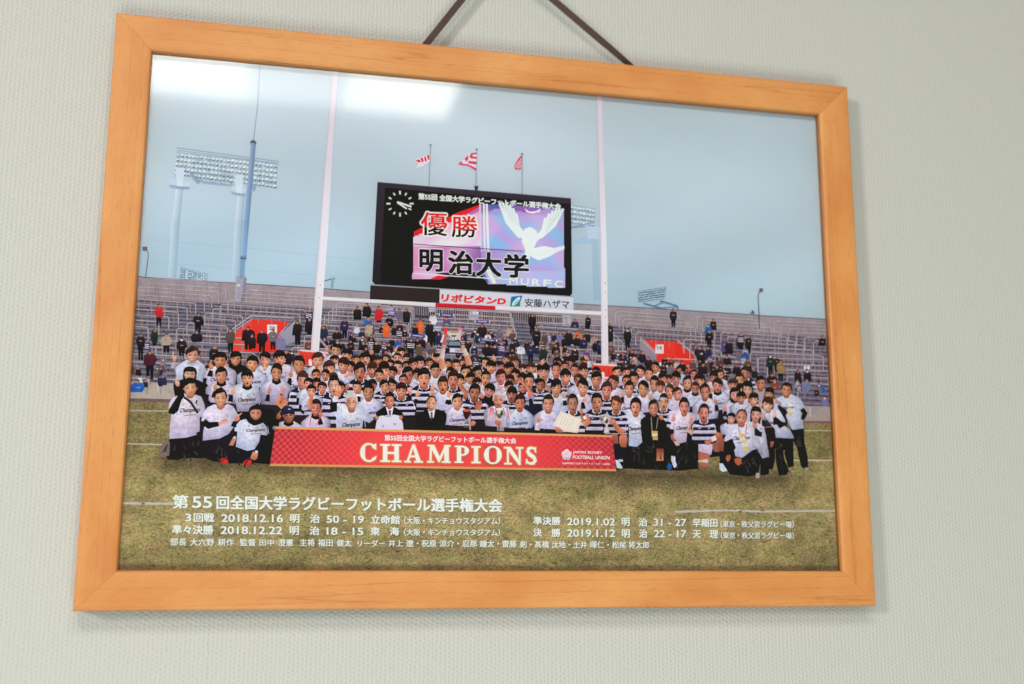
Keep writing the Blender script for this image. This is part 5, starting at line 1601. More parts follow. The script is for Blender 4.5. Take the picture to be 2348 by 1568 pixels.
def person(e):
    t, x, top, chin, w_, shirt, mouth, hair, tilt, sk, hands, op = e
    cx_, ty_ = t(x, top)
    cy_ = t(x, chin)[1]
    wd, h = w_ / 4.694 * 1.03, (cy_ - ty_) * 1.03
    ty_ = cy_ - h
    a, b = wd / 2, h / 2
    mx_, my_ = cx_, (ty_ + cy_) / 2
    k = Ink()
    rt = math.radians(tilt * rnd.uniform(0.7, 1.1) + rnd.uniform(-2, 2))
    ca, sa = math.cos(rt), math.sin(rt)

    def H(u, v):
        px, py = u * a, v * b
        return (mx_ + px * ca - py * sa, my_ + px * sa + py * ca)
    br = rnd.uniform(0.92, 1.07)
    skin = tuple(c * br + rnd.uniform(-7, 7) for c in SKIN[sk])
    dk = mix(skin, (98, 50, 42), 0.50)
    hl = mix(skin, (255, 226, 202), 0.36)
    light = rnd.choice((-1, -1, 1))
    bw = op.get('bw', 2.55) * wd
    yb = cy_ + op.get('bl', 1.35) * h * 0.82
    ys = cy_ - 0.10 * h              # neck base
    sh = cy_ + rnd.uniform(0.26, 0.36) * h              # shoulder tip
    lean = rnd.uniform(-0.10, 0.10) * wd * (0.4 if op.get('low') else 1)
    rise = rnd.uniform(-0.10, 0.10) * h

    def half(y):
        if y < sh:
            f = max(0, (y - ys) / (sh - ys))
            return wd * 0.34 + (bw * 0.5 - wd * 0.34) * f ** 0.72
        f = min(1, (y - sh) / max(yb - sh, 1))
        return bw * 0.5 * (1 + 0.05 * math.sin(f * 3)) * (1 - 0.10 * f)
    off = (cx_ - mx_)
    warm = rnd.random()
    tee = mix((204, 213, 230), (216, 207, 222), warm)
    tee2 = mix((160, 176, 206), (172, 160, 188), warm)
    if op.get('dk'):
        tee2 = (122, 112, 142)
    if shirt in ('b', 's'):
        tee, tee2 = (36, 31, 33), (28, 24, 26)
    if shirt == 'n':
        tee, tee2 = (40, 46, 74), (34, 34, 52)
    if shirt == 'g':
        tee, tee2 = (178, 168, 176), (150, 138, 150)
    # long hair behind
    hc = HAIRC.get(hair, HAIRC['n'])
    hc = tuple(c + rnd.uniform(-4, 6) for c in hc)
    if hair in ('n', 'f', 'l2') and rnd.random() < 0.35:
        hc = mix(hc, (92, 62, 50), rnd.uniform(0.2, 0.6))
    # torso
    nst = 9
    ysamp = [ys + (yb - ys) * (i / nst) ** 1.25 for i in range(nst + 1)]
    body = op.get('body')
    if body:
        q_ = T(t, *body)
        y0_, y1_ = min(v[1] for v in q_), max(v[1] for v in q_)
        mxx = sum(v[0] for v in q_) / len(q_)
        hwx = max(abs(v[0] - mxx) for v in q_)
        cs_ = []
        for v in q_:
            f = (v[1] - y0_) / (y1_ - y0_)
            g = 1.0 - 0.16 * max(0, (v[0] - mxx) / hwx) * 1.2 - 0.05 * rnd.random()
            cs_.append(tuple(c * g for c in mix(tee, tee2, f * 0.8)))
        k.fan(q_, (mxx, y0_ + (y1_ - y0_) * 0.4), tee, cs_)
    elif shirt == 'j':
        k.poly([(cx_ - half(y), y) for y in ysamp] + [(cx_ + half(y), y) for y in reversed(ysamp)], NAVY, (34, 30, 44))
        step = 0.185 * h
        y = cy_ + 0.16 * h
        i = 0
        while y < yb:
            y2 = min(y + step, yb)
            topc, botc, n_ = [], [], 8
            for q in range(n_ + 1):
                u = -1 + 2 * q / n_
                sag = (0.14 * h if i == 0 else 0.03 * h) * (1 - abs(u))
                e1 = min(0.93, 0.93)
                topc.append((cx_ + half(y) * u * e1, y + sag + abs(u) * 0.02 * h))
                botc.append((cx_ + half(y2) * u * e1, y2 + 0.03 * h * (1 - abs(u)) + abs(u) * 0.02 * h))
            c1 = mix(JW, (168, 160, 182), min(1, i * 0.18))
            k.poly(topc + botc[::-1], c1, mix(c1, (150, 142, 168), 0.35))
            y += step * 2
            i += 1
        # sleeve cuffs, collar
        for s in (-1, 1):
            k.line([(cx_ + s * bw * 0.40, sh + 0.05 * h), (cx_ + s * bw * 0.47, sh + 0.42 * h)], 2.2, (214, 214, 226))
            k.line([(cx_ + s * wd * 0.33, cy_ - 0.08 * h), (cx_ + s * wd * 0.36, cy_ + 0.08 * h), (cx_ + s * wd * 0.10, cy_ + 0.20 * h)], [4.5, 4.0, 1.5], (222, 220, 228))
        k.line([(cx_ - wd * 0.50, cy_ + 0.42 * h), (cx_ - wd * 0.42, cy_ + 0.46 * h), (cx_ - wd * 0.26, cy_ + 0.41 * h)], 2.2, (206, 206, 216))
        k.line([(cx_ + wd * 0.38, cy_ + 0.40 * h), (cx_ + wd * 0.46, cy_ + 0.48 * h), (cx_ + wd * 0.56, cy_ + 0.40 * h)], 2.4, (206, 206, 216))
    if shirt != 'j' and not body:
        left = [(cx_ - half(y), y) for y in ysamp]
        right = [(cx_ + half(y), y) for y in ysamp]
        n_ = len(ysamp)
        pts, cs, fs = [], [], []
        for i, y in enumerate(ysamp):
            f = i / nst
            row = mix(tee, tee2, max(0, f - 0.12) * 0.95)
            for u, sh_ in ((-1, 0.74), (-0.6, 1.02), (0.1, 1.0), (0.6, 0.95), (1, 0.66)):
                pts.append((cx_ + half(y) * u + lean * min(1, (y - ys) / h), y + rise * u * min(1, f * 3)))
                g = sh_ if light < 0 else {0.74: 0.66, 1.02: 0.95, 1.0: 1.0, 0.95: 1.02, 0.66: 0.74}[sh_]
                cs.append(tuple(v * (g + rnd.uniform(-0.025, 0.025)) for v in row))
        for i in range(n_ - 1):
            for q in range(4):
                fs.append([i * 5 + q, i * 5 + q + 1, (i + 1) * 5 + q + 1, (i + 1) * 5 + q])
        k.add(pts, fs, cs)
    if shirt in ('w', 'k', 'g1'):
        # sleeves: dark undershirt showing below a short sleeve when the arm is seen
        fold = mix(tee2, (120, 126, 160), 0.4)
        for q in range(3):
            x0_ = cx_ + rnd.uniform(-0.8, 0.8) * wd
            y0_ = cy_ + rnd.uniform(0.35, 0.9) * h
            k.line([(x0_, y0_), (x0_ + rnd.uniform(-0.3, 0.3) * wd, y0_ + rnd.uniform(0.15, 0.4) * h)], [1.2, 2.6], mix(fold, tee, 0.55))
        for s in (-1, 1):
            k.line([(cx_ + s * bw * 0.36, sh + 0.2 * h), (cx_ + s * bw * 0.39, min(yb, sh + 0.75 * h))], [1.2, 3.0], mix(fold, tee, 0.25))
        if not op.get('low') and shirt in ('w', 'k') and rnd.random() < 0.55:
            s = rnd.choice((-1, 1))
            k.line([(cx_ + s * bw * 0.44, sh + 0.38 * h), (cx_ + s * bw * 0.47, sh + 0.75 * h), (cx_ + s * bw * 0.30, sh + 1.1 * h)], [wd * 0.30, wd * 0.30, wd * 0.24], (36, 31, 36), (30, 26, 30))
        mk = (74, 78, 104)
        if yb - cy_ > 0.75 * h:
            k.line([(cx_ - wd * 0.62, cy_ + 0.44 * h), (cx_ - wd * 0.55, cy_ + 0.53 * h), (cx_ - wd * 0.44, cy_ + 0.40 * h)], [1.6, 2.6, 1.4], mk)
            k.line([(cx_ + wd * 0.42, cy_ + 0.41 * h), (cx_ + wd * 0.52, cy_ + 0.54 * h), (cx_ + wd * 0.62, cy_ + 0.41 * h)], [2.0, 3.2, 1.6], mk)
    if op.get('cham') or (shirt in ('w', 'k') and yb - cy_ > 1.05 * h and rnd.random() < 0.45):
        yc = cy_ + 0.66 * h
        text(k, 'Champions', ((cx_ - wd * 0.72, yc + 2), (cx_ + wd * 0.74, yc - 3), (cx_ + wd * 0.70, yc + 0.25 * h), (cx_ - wd * 0.76, yc + 0.32 * h)), (66, 52, 56), 0.03, 0.35)
        k.line([(cx_ - wd * 0.4, yc + 0.42 * h), (cx_ + wd * 0.45, yc + 0.36 * h)], 3, (150, 112, 92))
        k.line([(cx_ - wd * 0.1, yc - 0.07 * h), (cx_ + wd * 0.2, yc - 0.10 * h)], 2, (112, 116, 150))
    # neck
    if shirt in ('k', 'g1') or (shirt == 'b' and hair != 'l'):
        cc = (34, 30, 36) if shirt != 'g1' else (168, 174, 188)
        k.poly([H(-0.62, 0.62), H(0.62, 0.62), (cx_ + wd * 0.42, cy_ + 0.10 * h), (cx_ + wd * 0.1, cy_ + 0.23 * h), (cx_ - wd * 0.1, cy_ + 0.23 * h), (cx_ - wd * 0.42, cy_ + 0.10 * h)], cc)
        k.poly([H(-0.42, 0.6), H(0.42, 0.6), H(0.34, 1.06), H(-0.34, 1.06)], dk)
    elif shirt == 's':
        k.poly([(cx_ - wd * 0.36, cy_ - 0.08 * h), (cx_ + wd * 0.36, cy_ - 0.08 * h), (cx_ + wd * 0.22, cy_ + 0.45 * h), (cx_, cy_ + 0.66 * h), (cx_ - wd * 0.14, cy_ + 0.45 * h)], (214, 212, 222))
        k.poly([H(-0.5, 0.6), H(0.5, 0.6), H(0.42, 1.0), H(0, 1.16), H(-0.42, 1.0)], dk)
        k.poly([(cx_ - wd * 0.07, cy_ + 0.12 * h), (cx_ + wd * 0.09, cy_ + 0.12 * h), (cx_ + wd * 0.14, cy_ + 0.55 * h), (cx_ + wd * 0.02, cy_ + 0.66 * h), (cx_ - wd * 0.10, cy_ + 0.55 * h)], (44, 44, 66))
        for q in range(3):
            k.line([(cx_ - wd * 0.09, cy_ + (0.28 + q * 0.11) * h), (cx_ + wd * 0.12, cy_ + (0.22 + q * 0.11) * h)], 1.6, (150, 152, 172))
    else:
        k.poly([H(-0.55, 0.5), H(0.55, 0.5), (cx_ + wd * 0.30, cy_ + 0.02 * h), (cx_ + wd * 0.12, cy_ + 0.16 * h), (cx_ - wd * 0.12, cy_ + 0.16 * h), (cx_ - wd * 0.30, cy_ + 0.02 * h)], mix(dk, skin, 0.25), dk)
        if shirt == 'w' and rnd.random() < 0.75:
            k.line([(cx_ - wd * 0.34, cy_ - 0.0 * h), (cx_ - wd * 0.16, cy_ + 0.15 * h), (cx_ + wd * 0.16, cy_ + 0.15 * h), (cx_ + wd * 0.34, cy_ - 0.0 * h)], 3.0, (220, 220, 230))
    if hair in ('l', 'l2'):
        low = 1.35 if hair == 'l' else 0.75
        k.poly([H(-1.02, -0.3), H(-0.85, -0.8), H(-0.3, -1.02), H(0.35, -1.02), H(0.88, -0.78), H(1.04, -0.25), H(1.06, 0.5), H(0.95, low), H(0.55, low * 0.9), H(0.6, 0.2), H(-0.6, 0.2), H(-0.6, low * 0.85), H(-1.0, low * 0.9), H(-1.06, 0.4)], hc)
    if hair == 'd':                  # hood / cap of dark cloth
        k.ell(*H(0, -0.15), a * 1.12, b * 0.98, (30, 27, 30), rt, n=14)
    # ears
    if hair not in ('l', 'd'):
        for s in (-1, 1):
            k.ell(*H(s * 0.90, 0.10), a * 0.13, b * 0.20, mix(skin, dk, 0.35 if s * light < 0 else 0.05), rt, n=8)
    # skull behind the face keeps the hair's outline full
    if hair not in ('l', 'l2', 'd', 'b'):
        pts = []
        for i in range(15):
            an = math.pi * (1 + i / 14)
            jj = 1 + (rnd.uniform(-0.03, 0.05) if hair != 'p' else rnd.uniform(-0.04, 0.16))
            pts.append(H(math.cos(an) * 0.99 * jj, -0.10 + math.sin(an) * 0.90 * jj))
        k.poly(pts + [H(0.9, 0.10), H(-0.9, 0.10)], hc)
    # face
    pts, cr = [], []
    n_ = 22
    fj = rnd.uniform(0.08, 0.26)
    for i in range(n_):
        an = 2 * math.pi * i / n_
        sx, sy = math.cos(an), math.sin(an)
        if sy > 0:
            fx = 0.89 * math.copysign(abs(sx) ** 0.75, sx) * (1 - fj * sy ** 3)
            fy = sy * 0.98
        else:
            fx, fy = 0.89 * sx, sy * 0.80
        pts.append(H(fx, fy))
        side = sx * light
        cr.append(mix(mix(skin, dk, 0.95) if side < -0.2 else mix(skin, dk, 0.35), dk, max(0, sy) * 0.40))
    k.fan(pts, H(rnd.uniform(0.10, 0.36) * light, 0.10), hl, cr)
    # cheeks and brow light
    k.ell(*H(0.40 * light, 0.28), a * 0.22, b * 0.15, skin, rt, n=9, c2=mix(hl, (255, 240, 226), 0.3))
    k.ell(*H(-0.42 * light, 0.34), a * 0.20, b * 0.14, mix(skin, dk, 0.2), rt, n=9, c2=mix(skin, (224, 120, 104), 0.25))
    # eyes, brows, nose
    ed = mix(dk, (40, 26, 26), 0.75)
    k.ell(*H(-0.36, 0.109), a * 0.24, b * 0.13, mix(skin, dk, 0.35), rt, n=8)
    k.ell(*H(0.36, 0.109), a * 0.24, b * 0.13, mix(skin, dk, 0.35), rt, n=8)
    for s in (-1, 1):
        k.line([H(s * 0.18, -0.022), H(s * 0.38, -0.077), H(s * 0.60, -0.003)], [1.7, 2.2, 1.2], mix(ed, dk, 0.3))
        k.line([H(s * 0.20, 0.137), H(s * 0.37, 0.109), H(s * 0.56, 0.155)], [1.6, 2.4, 1.4], ed)
    k.poly([H(-0.05, 0.071), H(0.06, 0.071), H(0.17, 0.425), H(-0.15, 0.425)], mix(skin, hl, 0.6))
    k.line([H(0.10 * -light, 0.137), H(0.17 * -light, 0.388)], [1.0, 2.2], mix(skin, dk, 0.45))
    k.line([H(-0.16, 0.443), H(0, 0.471), H(0.16, 0.443)], [1.4, 2.0, 1.4], mix(dk, ed, 0.3))
    # mouth
    md, lip = (70, 22, 24), mix(skin, (170, 64, 62), 0.6)
    if mouth == 'o':
        r_ = rnd.uniform(0.62, 0.9)
        k.ell(*H(0.02, 0.68), a * 0.31 * r_, b * 0.21 * r_, lip, rt, n=11)
        k.ell(*H(0.02, 0.69), a * 0.23 * r_, b * 0.15 * r_, md, rt, n=11)
        if rnd.random() < 0.6:
            k.line([H(-0.14, 0.60), H(0.02, 0.585), H(0.18, 0.60)], 1.8, (222, 206, 196))
    elif mouth == 'g':
        k.poly([H(-0.42, 0.55), H(0, 0.62), H(0.42, 0.55), H(0.30, 0.76), H(0, 0.86), H(-0.30, 0.76)], lip)
        k.poly([H(-0.34, 0.59), H(0, 0.64), H(0.34, 0.59), H(0.24, 0.74), H(0, 0.79), H(-0.24, 0.74)], md)
        k.poly([H(-0.30, 0.595), H(0, 0.645), H(0.30, 0.595), H(0.22, 0.675), H(0, 0.71), H(-0.22, 0.675)], (226, 214, 204))
    elif mouth == 's':
        k.line([H(-0.34, 0.60), H(-0.12, 0.67), H(0.12, 0.67), H(0.34, 0.60)], [1.2, 3.6, 3.6, 1.2], lip)
        k.line([H(-0.26, 0.615), H(0, 0.655), H(0.26, 0.615)], [0.8, 2.0, 0.8], (222, 206, 196) if rnd.random() < 0.6 else mix(lip, md, 0.7))
    elif mouth == 't':
        k.line([H(-0.22, 0.66), H(0, 0.64), H(0.22, 0.66)], [1.6, 3.6, 1.6], lip)
        k.line([H(-0.20, 0.66), H(0.20, 0.66)], 1.6, mix(md, lip, 0.3))
    else:
        k.line([H(-0.22, 0.65), H(0, 0.66), H(0.22, 0.64)], [1.4, 2.4, 1.4], mix(lip, dk, 0.5))
    if op.get('must'):
        k.line([H(-0.36, 0.56), H(0, 0.49), H(0.36, 0.56)], [2.2, 4.2, 2.2], (196, 190, 188))
    # hair over the brow
    if hair in ('n', 's', 'w', 'r', 'p', 'h', 'f', 'l', 'l2'):
        base = {'n': -0.24, 's': -0.36, 'w': -0.36, 'r': -0.26, 'p': -0.20, 'h': -0.34, 'f': -0.10, 'l': -0.22, 'l2': -0.14}[hair]
        pts = []
        hwid = {'s': 0.98, 'w': 1.0, 'h': 0.98}.get(hair, rnd.uniform(1.0, 1.10))
        for i in range(13):
            an = math.pi * (1 + i / 12)
            pts.append(H(math.cos(an) * hwid * (1 + rnd.uniform(-0.04, 0.05)), -0.10 + math.sin(an) * 0.93 * (1 + rnd.uniform(-0.05, 0.07))))
        pts += [H(0.97, 0.16), H(0.82, 0.12), H(0.76, -0.14)]
        m = rnd.choice((5, 6, 7, 8))
        sw = rnd.uniform(-0.34, 0.34) if hair in ('n', 'r', 'l2') else rnd.uniform(-0.14, 0.14)
        base += rnd.uniform(-0.10, 0.05)
        for i in range(m + 1):
            u = 0.66 - 1.32 * i / m
            jag = rnd.uniform(-0.08, 0.06) + (rnd.uniform(0.06, 0.20) if (i % 2 and hair in ('f', 'l2', 'p')) else 0)
            pts.append(H(u, base + jag + sw * u - 0.05 * (1 - abs(u))))
        pts += [H(-0.76, -0.14), H(-0.82, 0.12), H(-0.97, 0.16)]
        k.poly(pts, hc)
        # sheen
        sc_ = mix(hc, (150, 128, 124), 0.30 if hair != 'w' else -0.2)
        for q in range(3):
            u = rnd.uniform(-0.5, 0.5)
            k.line([H(u - 0.2, -0.72 + abs(u) * 0.2), H(u + 0.1, -0.80 + abs(u) * 0.2), H(u + 0.3, -0.70 + abs(u) * 0.2)], [0.8, 2.2, 0.8], mix(hc, sc_, rnd.uniform(0.3, 1)))
        if hair == 'h':
            k.line([H(-0.84, -0.28), H(0, -0.40), H(0.84, -0.28)], 6, (196, 190, 204))
            k.line([H(-0.84, -0.30), H(0, -0.43), H(0.84, -0.30)], 1.6, (110, 60, 80))
    elif hair == 'b':
        k.poly([H(-0.9, 0.05), H(-0.95, -0.4), H(-0.6, -0.85), H(0, -1.0), H(0.62, -0.86), H(0.95, -0.4), H(0.9, 0.05), H(0.78, -0.25), H(0.6, -0.62), H(0.1, -0.80), H(-0.5, -0.66), H(-0.76, -0.28)], hc)
    elif hair == 'd':
        k.poly([H(-1.02, -0.05), H(-0.9, -0.7), H(-0.4, -1.02), H(0.4, -1.02), H(0.9, -0.7), H(1.02, -0.05), H(0.82, -0.2), H(0.6, -0.42), H(0, -0.48), H(-0.6, -0.42), H(-0.82, -0.2)], (32, 27, 29))
    elif hair == 'c':
        k.poly([H(-0.98, -0.15), H(-0.9, -0.65), H(-0.45, -0.98), H(0.3, -1.0), H(0.85, -0.68), H(0.98, -0.15), H(0.85, -0.05), H(0.2, -0.18), H(-0.5, -0.12)], (46, 52, 84), (36, 38, 60))
        k.poly([H(-0.98, -0.15), H(0.0, -0.30), H(0.98, -0.15), H(0.80, 0.02), H(0.0, -0.12), H(-0.85, 0.04)], (34, 36, 56))
        k.line([H(-0.05, -0.66), H(0.14, -0.62), H(0.30, -0.68)], 3, (196, 200, 214))
    if op.get('glass'):
        for s in (-1, 1):
            k.line([H(s * 0.12, -0.02), H(s * 0.62, -0.04), H(s * 0.60, 0.16), H(s * 0.16, 0.16), H(s * 0.12, -0.02)], 1.3, (110, 92, 92))
    # arms and hands
    for hx, hy, tx, ty, arm in hands:
        p, q = t(hx, hy), t(tx, ty)
        s = wd * 0.23
        dx, dy = q[0] - p[0], q[1] - p[1]
        l = math.hypot(dx, dy) or 1
        wx, wy = p[0] - dx / l * s * 1.3, p[1] - dy / l * s * 1.3
        side = 1 if p[0] > cx_ else -1
        ex, ey = wx + side * wd * 0.10, wy + h * 0.40
        if arm != 'n':
            ac = {'w': tee, 'b': (34, 30, 34), 'a': skin, 'g': (176, 176, 190)}[arm]
            if arm == 'w' and rnd.random() < 0.5:
                k.line([(wx, wy), (ex, ey)], [s * 1.2, s * 1.9], (36, 32, 38))
                k.line([(wx, wy), (wx + (ex - wx) * 0.25, wy + (ey - wy) * 0.25)], [s * 1.3, s * 1.5], (216, 216, 228))
            else:
                k.line([(wx, wy), ((wx + ex) / 2, (wy + ey) / 2), (ex, ey)], [s * 1.15, s * 1.6, s * 1.9], ac, mix(ac, (60, 40, 40), 0.25))
        hand(k, p[0], p[1], q[0], q[1], s, skin)
    # things worn or held
    if op.get('strap'):
        k.poly(T(TA, (540, 1060), (640, 1040), (650, 1100), (590, 1180), (530, 1380), (440, 1450), (345, 1420), (350, 1360)), (30, 26, 28))
        k.line(T(TA, (640, 1120), (760, 1210), (900, 1420)), 10, (34, 30, 36), (62, 58, 66))
        k.line(T(TA, (885, 1175), (860, 1240)), 6, (34, 30, 36))
    if op.get('lany') == 1:
        k.line([(cx_ - wd * 0.42, cy_ + 0.05 * h), (cx_ - wd * 0.5, cy_ + 0.55 * h)], 3, (186, 48, 62))
        k.line([(cx_ + wd * 0.40, cy_ + 0.10 * h), (cx_ + wd * 0.05, cy_ + 0.55 * h)], 3, (186, 60, 72))
    if op.get('lany') == 2:
        k.line(T(TF, (485, 1180), (510, 1350)), 3, (170, 90, 110))
        k.line(T(TF, (635, 1150), (620, 1400)), 3, (170, 90, 110))
        for q, c in ((((500, 1330), (605, 1335), (610, 1410), (500, 1405)), (222, 178, 110)), (((500, 1405), (610, 1410), (615, 1490), (510, 1480)), (214, 208, 206)), (((560, 1470), (640, 1450), (645, 1520), (570, 1520)), (222, 196, 84)),
                     (((550, 1520), (650, 1510), (660, 1590), (560, 1590)), (206, 208, 212)), (((580, 1590), (680, 1570), (690, 1640), (600, 1660)), (220, 194, 96))):
            k.poly(T(TF, *q), c)
    if op.get('wave'):
        p = TB(*op['wave'])
        k.poly(T(TB, (1265, 1260), (1300, 1160), (1400, 1180), (1400, 1390), (1330, 1400), (1270, 1360)), (34, 29, 32))
        k.poly(T(TB, (1310, 1160), (1350, 1090), (1430, 1120), (1400, 1210), (1320, 1215)), (208, 206, 220))
        k.poly([(p[0] - 13, p[1] - 2), (p[0] - 9, p[1] + 16), (p[0] - 6, p[1] + 25), (p[0] + 8, p[1] + 25), (p[0] + 13, p[1] + 10), (p[0] + 12, p[1] - 4)], skin)
        for i, (dx, dy) in enumerate(((-12, -12), (-7, -21), (-1, -24), (6, -21))):
            k.line([(p[0] - 9 + i * 6, p[1] + 2), (p[0] + dx, p[1] + dy)], [5.4, 3.6], hl if i % 2 else skin)
        k.line([(p[0] + 11, p[1] + 9), (p[0] + 20, p[1] - 2)], [5, 3.5], skin)
    def props(k):
        if op.get('holdtee'):
            k.poly(T(TC, (60, 1490), (140, 1465), (210, 1480), (260, 1478), (350, 1450), (460, 1470), (520, 1600), (535, 1745), (0, 1745), (30, 1580)), (206, 210, 226), (196, 196, 216))
            k.ell(*TC(250, 1478), 16, 5, (168, 176, 196), 0, n=10)
            k.line(T(TC, (130, 1660), (145, 1690), (165, 1640)), 2.5, (70, 74, 100))
            k.line(T(TC, (350, 1610), (372, 1650), (392, 1612)), 3, (70, 74, 100))
            for q in ((35, 1510), (490, 1500)):
                k.ell(*TC(*q), 8, 10, dk, 0.3, n=9, c2=skin)
                for i in range(3):
                    k.line([TC(q[0] - 20, q[1] - 20 + i * 22), TC(q[0] + 18, q[1] - 26 + i * 22)], 3.2, hl if i % 2 else skin)
        if op.get('cert'):
            k.poly(T(TD, (1375, 1380), (1765, 1535), (1690, 1795), (1500, 1770), (1225, 1650)), (216, 206, 184), (214, 208, 196))
            k.poly(T(TD, (1400, 1420), (1725, 1550), (1660, 1760), (1290, 1640)), (220, 214, 200))
            for i in range(5):
                k.line(T(TD, (1420 + i * 48, 1480 + i * 18), (1360 + i * 48, 1640 + i * 18)), 1.1, (150, 142, 132))
            k.poly(T(TD, (1265, 1690), (1320, 1680), (1420, 1750), (1400, 1790), (1290, 1780)), skin, dk)
        if op.get('cup'):
            k.poly(T(TC, (1640, 1370), (1800, 1370), (1795, 1440), (1750, 1510), (1730, 1540), (1700, 1540), (1665, 1480)), (74, 32, 30), (44, 32, 34))
            k.ell(*TC(1720, 1372), 17, 5, (196, 92, 60), 0, n=12)
            k.poly(T(TC, (1705, 1540), (1735, 1540), (1765, 1600), (1775, 1700), (1670, 1700), (1680, 1600)), (150, 146, 150), (70, 64, 68))
            k.line(T(TC, (1680, 1640), (1770, 1640)), 4, (206, 206, 210))
            k.line(T(TC, (1770, 1500), (1785, 1740)), 5, (196, 60, 70), (222, 200, 206))
            k.poly(T(TC, (1800, 1590), (1850, 1560), (1895, 1600), (1870, 1650), (1800, 1670)), skin, dk)
        if op.get('silver'):
            k.poly(T(TD, (60, 1310), (130, 1340), (60, 1560), (0, 1560), (10, 1480)), (214, 90, 96), (222, 206, 212))
            k.line(T(TD, (40, 1330), (25, 1560)), 7, (224, 210, 216), (210, 70, 84))
            k.line(T(TD, (380, 1320), (410, 1540)), 9, (206, 58, 72), (226, 206, 210))
            k.poly(T(TD, (140, 1330), (310, 1330), (290, 1450), (250, 1520), (200, 1520), (160, 1450)), (150, 140, 128), (88, 78, 74))
            k.ell(*TD(225, 1350), 15, 6, (222, 218, 208), 0, n=10)
            k.ell(*TD(215, 1400), 7, 9, (206, 196, 170), 0.2, n=10)
            k.ell(*TD(262, 1420), 4, 11, (62, 54, 54), 0.1, n=8)
            for s in (-1, 1):
                k.line(T(TD, (225 + s * 70, 1470), (225 + s * 100, 1400), (225 + s * 45, 1620)), 4, (172, 166, 160))
            k.poly(T(TD, (195, 1520), (255, 1520), (265, 1640), (310, 1700), (305, 1760), (180, 1760), (180, 1680)), (196, 192, 190), (130, 124, 126))
            k.line(T(TD, (215, 1640), (212, 1755)), 4, (64, 56, 60))
            k.poly(T(TD, (130, 1560), (180, 1540), (255, 1570), (260, 1640), (180, 1660), (130, 1610)), skin, dk)
            for i in range(3):
                k.line(T(TD, (140, 1570 + i * 26), (245, 1582 + i * 24)), 1.4, dk)
        if op.get('jug'):
            k.poly(T(TD, (2215, 1440), (2245, 1385), (2270, 1440), (2320, 1520), (2300, 1600), (2260, 1640), (2255, 1680), (2290, 1790), (2180, 1790), (2220, 1680), (2215, 1640), (2170, 1600), (2165, 1520)), (176, 168, 158), (206, 200, 196))
            k.ell(*TD(2235, 1570), 8, 10, (96, 74, 62), 0.2, n=9)
            k.ell(*TD(2212, 1530), 4, 8, (226, 222, 214), 0.2, n=8)
            for s in (-1, 1):
                k.line(T(TD, (2240 + s * 60, 1520), (2240 + s * 110, 1470), (2240 + s * 130, 1540), (2240 + s * 70, 1620)), 5, (150, 140, 128))
        if op.get('pass_'):
            for s, q in ((-1, (980, 1560)), (1, (1060, 1480))):
                k.line([TE(960 if s < 0 else 1090, 1260), TE(*q)], 2.6, (170, 150, 140))
            k.rect(*TE(968, 1520), *TE(1082, 1570), (222, 168, 60))
            k.rect(*TE(975, 1570), *TE(1080, 1625), (206, 208, 218))
            k.rect(*TE(990, 1632), *TE(1085, 1690), (214, 158, 64))
        if op.get('trophy'):
            for q in (((1270, 590), (1250, 400), (1290, 190)), ((1770, 520), (1720, 340), (1650, 190))):
                p0, p1, p2 = (TC(*v) for v in q)
                k.line([p0, p1, ((p1[0] + p2[0]) / 2, (p1[1] + p2[1]) / 2), p2], [26, 20, 15, 13], (222, 156, 122), (190, 120, 96))
                k.line([p1, ((p1[0] + p2[0]) / 2, (p1[1] + p2[1]) / 2), p2], [21, 17, 15], (214, 204, 196), (184, 168, 160))
            KU = tile(1650, 1250, 6.7)
            k.poly(T(KU, (860, 410), (960, 400), (900, 640), (890, 800), (740, 800), (820, 600)), (214, 62, 60), (216, 84, 80))
            k.poly(T(KU, (830, 560), (860, 600), (810, 800), (745, 800)), (226, 210, 210))
            k.poly(T(KU, (1230, 430), (1340, 410), (1300, 560), (1290, 760), (1220, 720)), (222, 120, 112), (226, 204, 204))
            k.poly(T(KU, (940, 490), (1300, 490), (1310, 560), (1230, 650), (1200, 740), (1000, 740), (1010, 650), (930, 570)), (186, 176, 156), (206, 196, 190))
            k.poly(T(KU, (1010, 500), (1240, 500), (1230, 555), (1020, 550)), (170, 150, 106))
            k.poly(T(KU, (1040, 610), (1180, 610), (1150, 650), (1060, 650)), (62, 48, 48))
            for i in range(4):
                k.line(T(KU, (1040 + i * 40, 660), (1040 + i * 40, 735)), 2.6, (226, 222, 216) if i % 2 else (120, 92, 70))
            k.line(T(KU, (930, 570), (1300, 575)), 2.4, (232, 228, 222))
            k.poly(T(KU, (975, 750), (1285, 760), (1320, 900), (1320, 945), (930, 940), (935, 900)), (34, 30, 38))
            k.poly(T(KU, (985, 775), (1270, 782), (1295, 890), (955, 885)), (120, 140, 158), (110, 132, 148))
            for q in ((840, 910), (1350, 920)):
                k.ell(*KU(*q), 9, 11, dk, 0.2, n=10, c2=hl)
                for i in range(3):
                    k.line([KU(q[0] - 30, q[1] - 30 + i * 32), KU(q[0] + 45, q[1] - 20 + i * 30)], 3.4, skin if i % 2 else hl)
    return k, w_, props


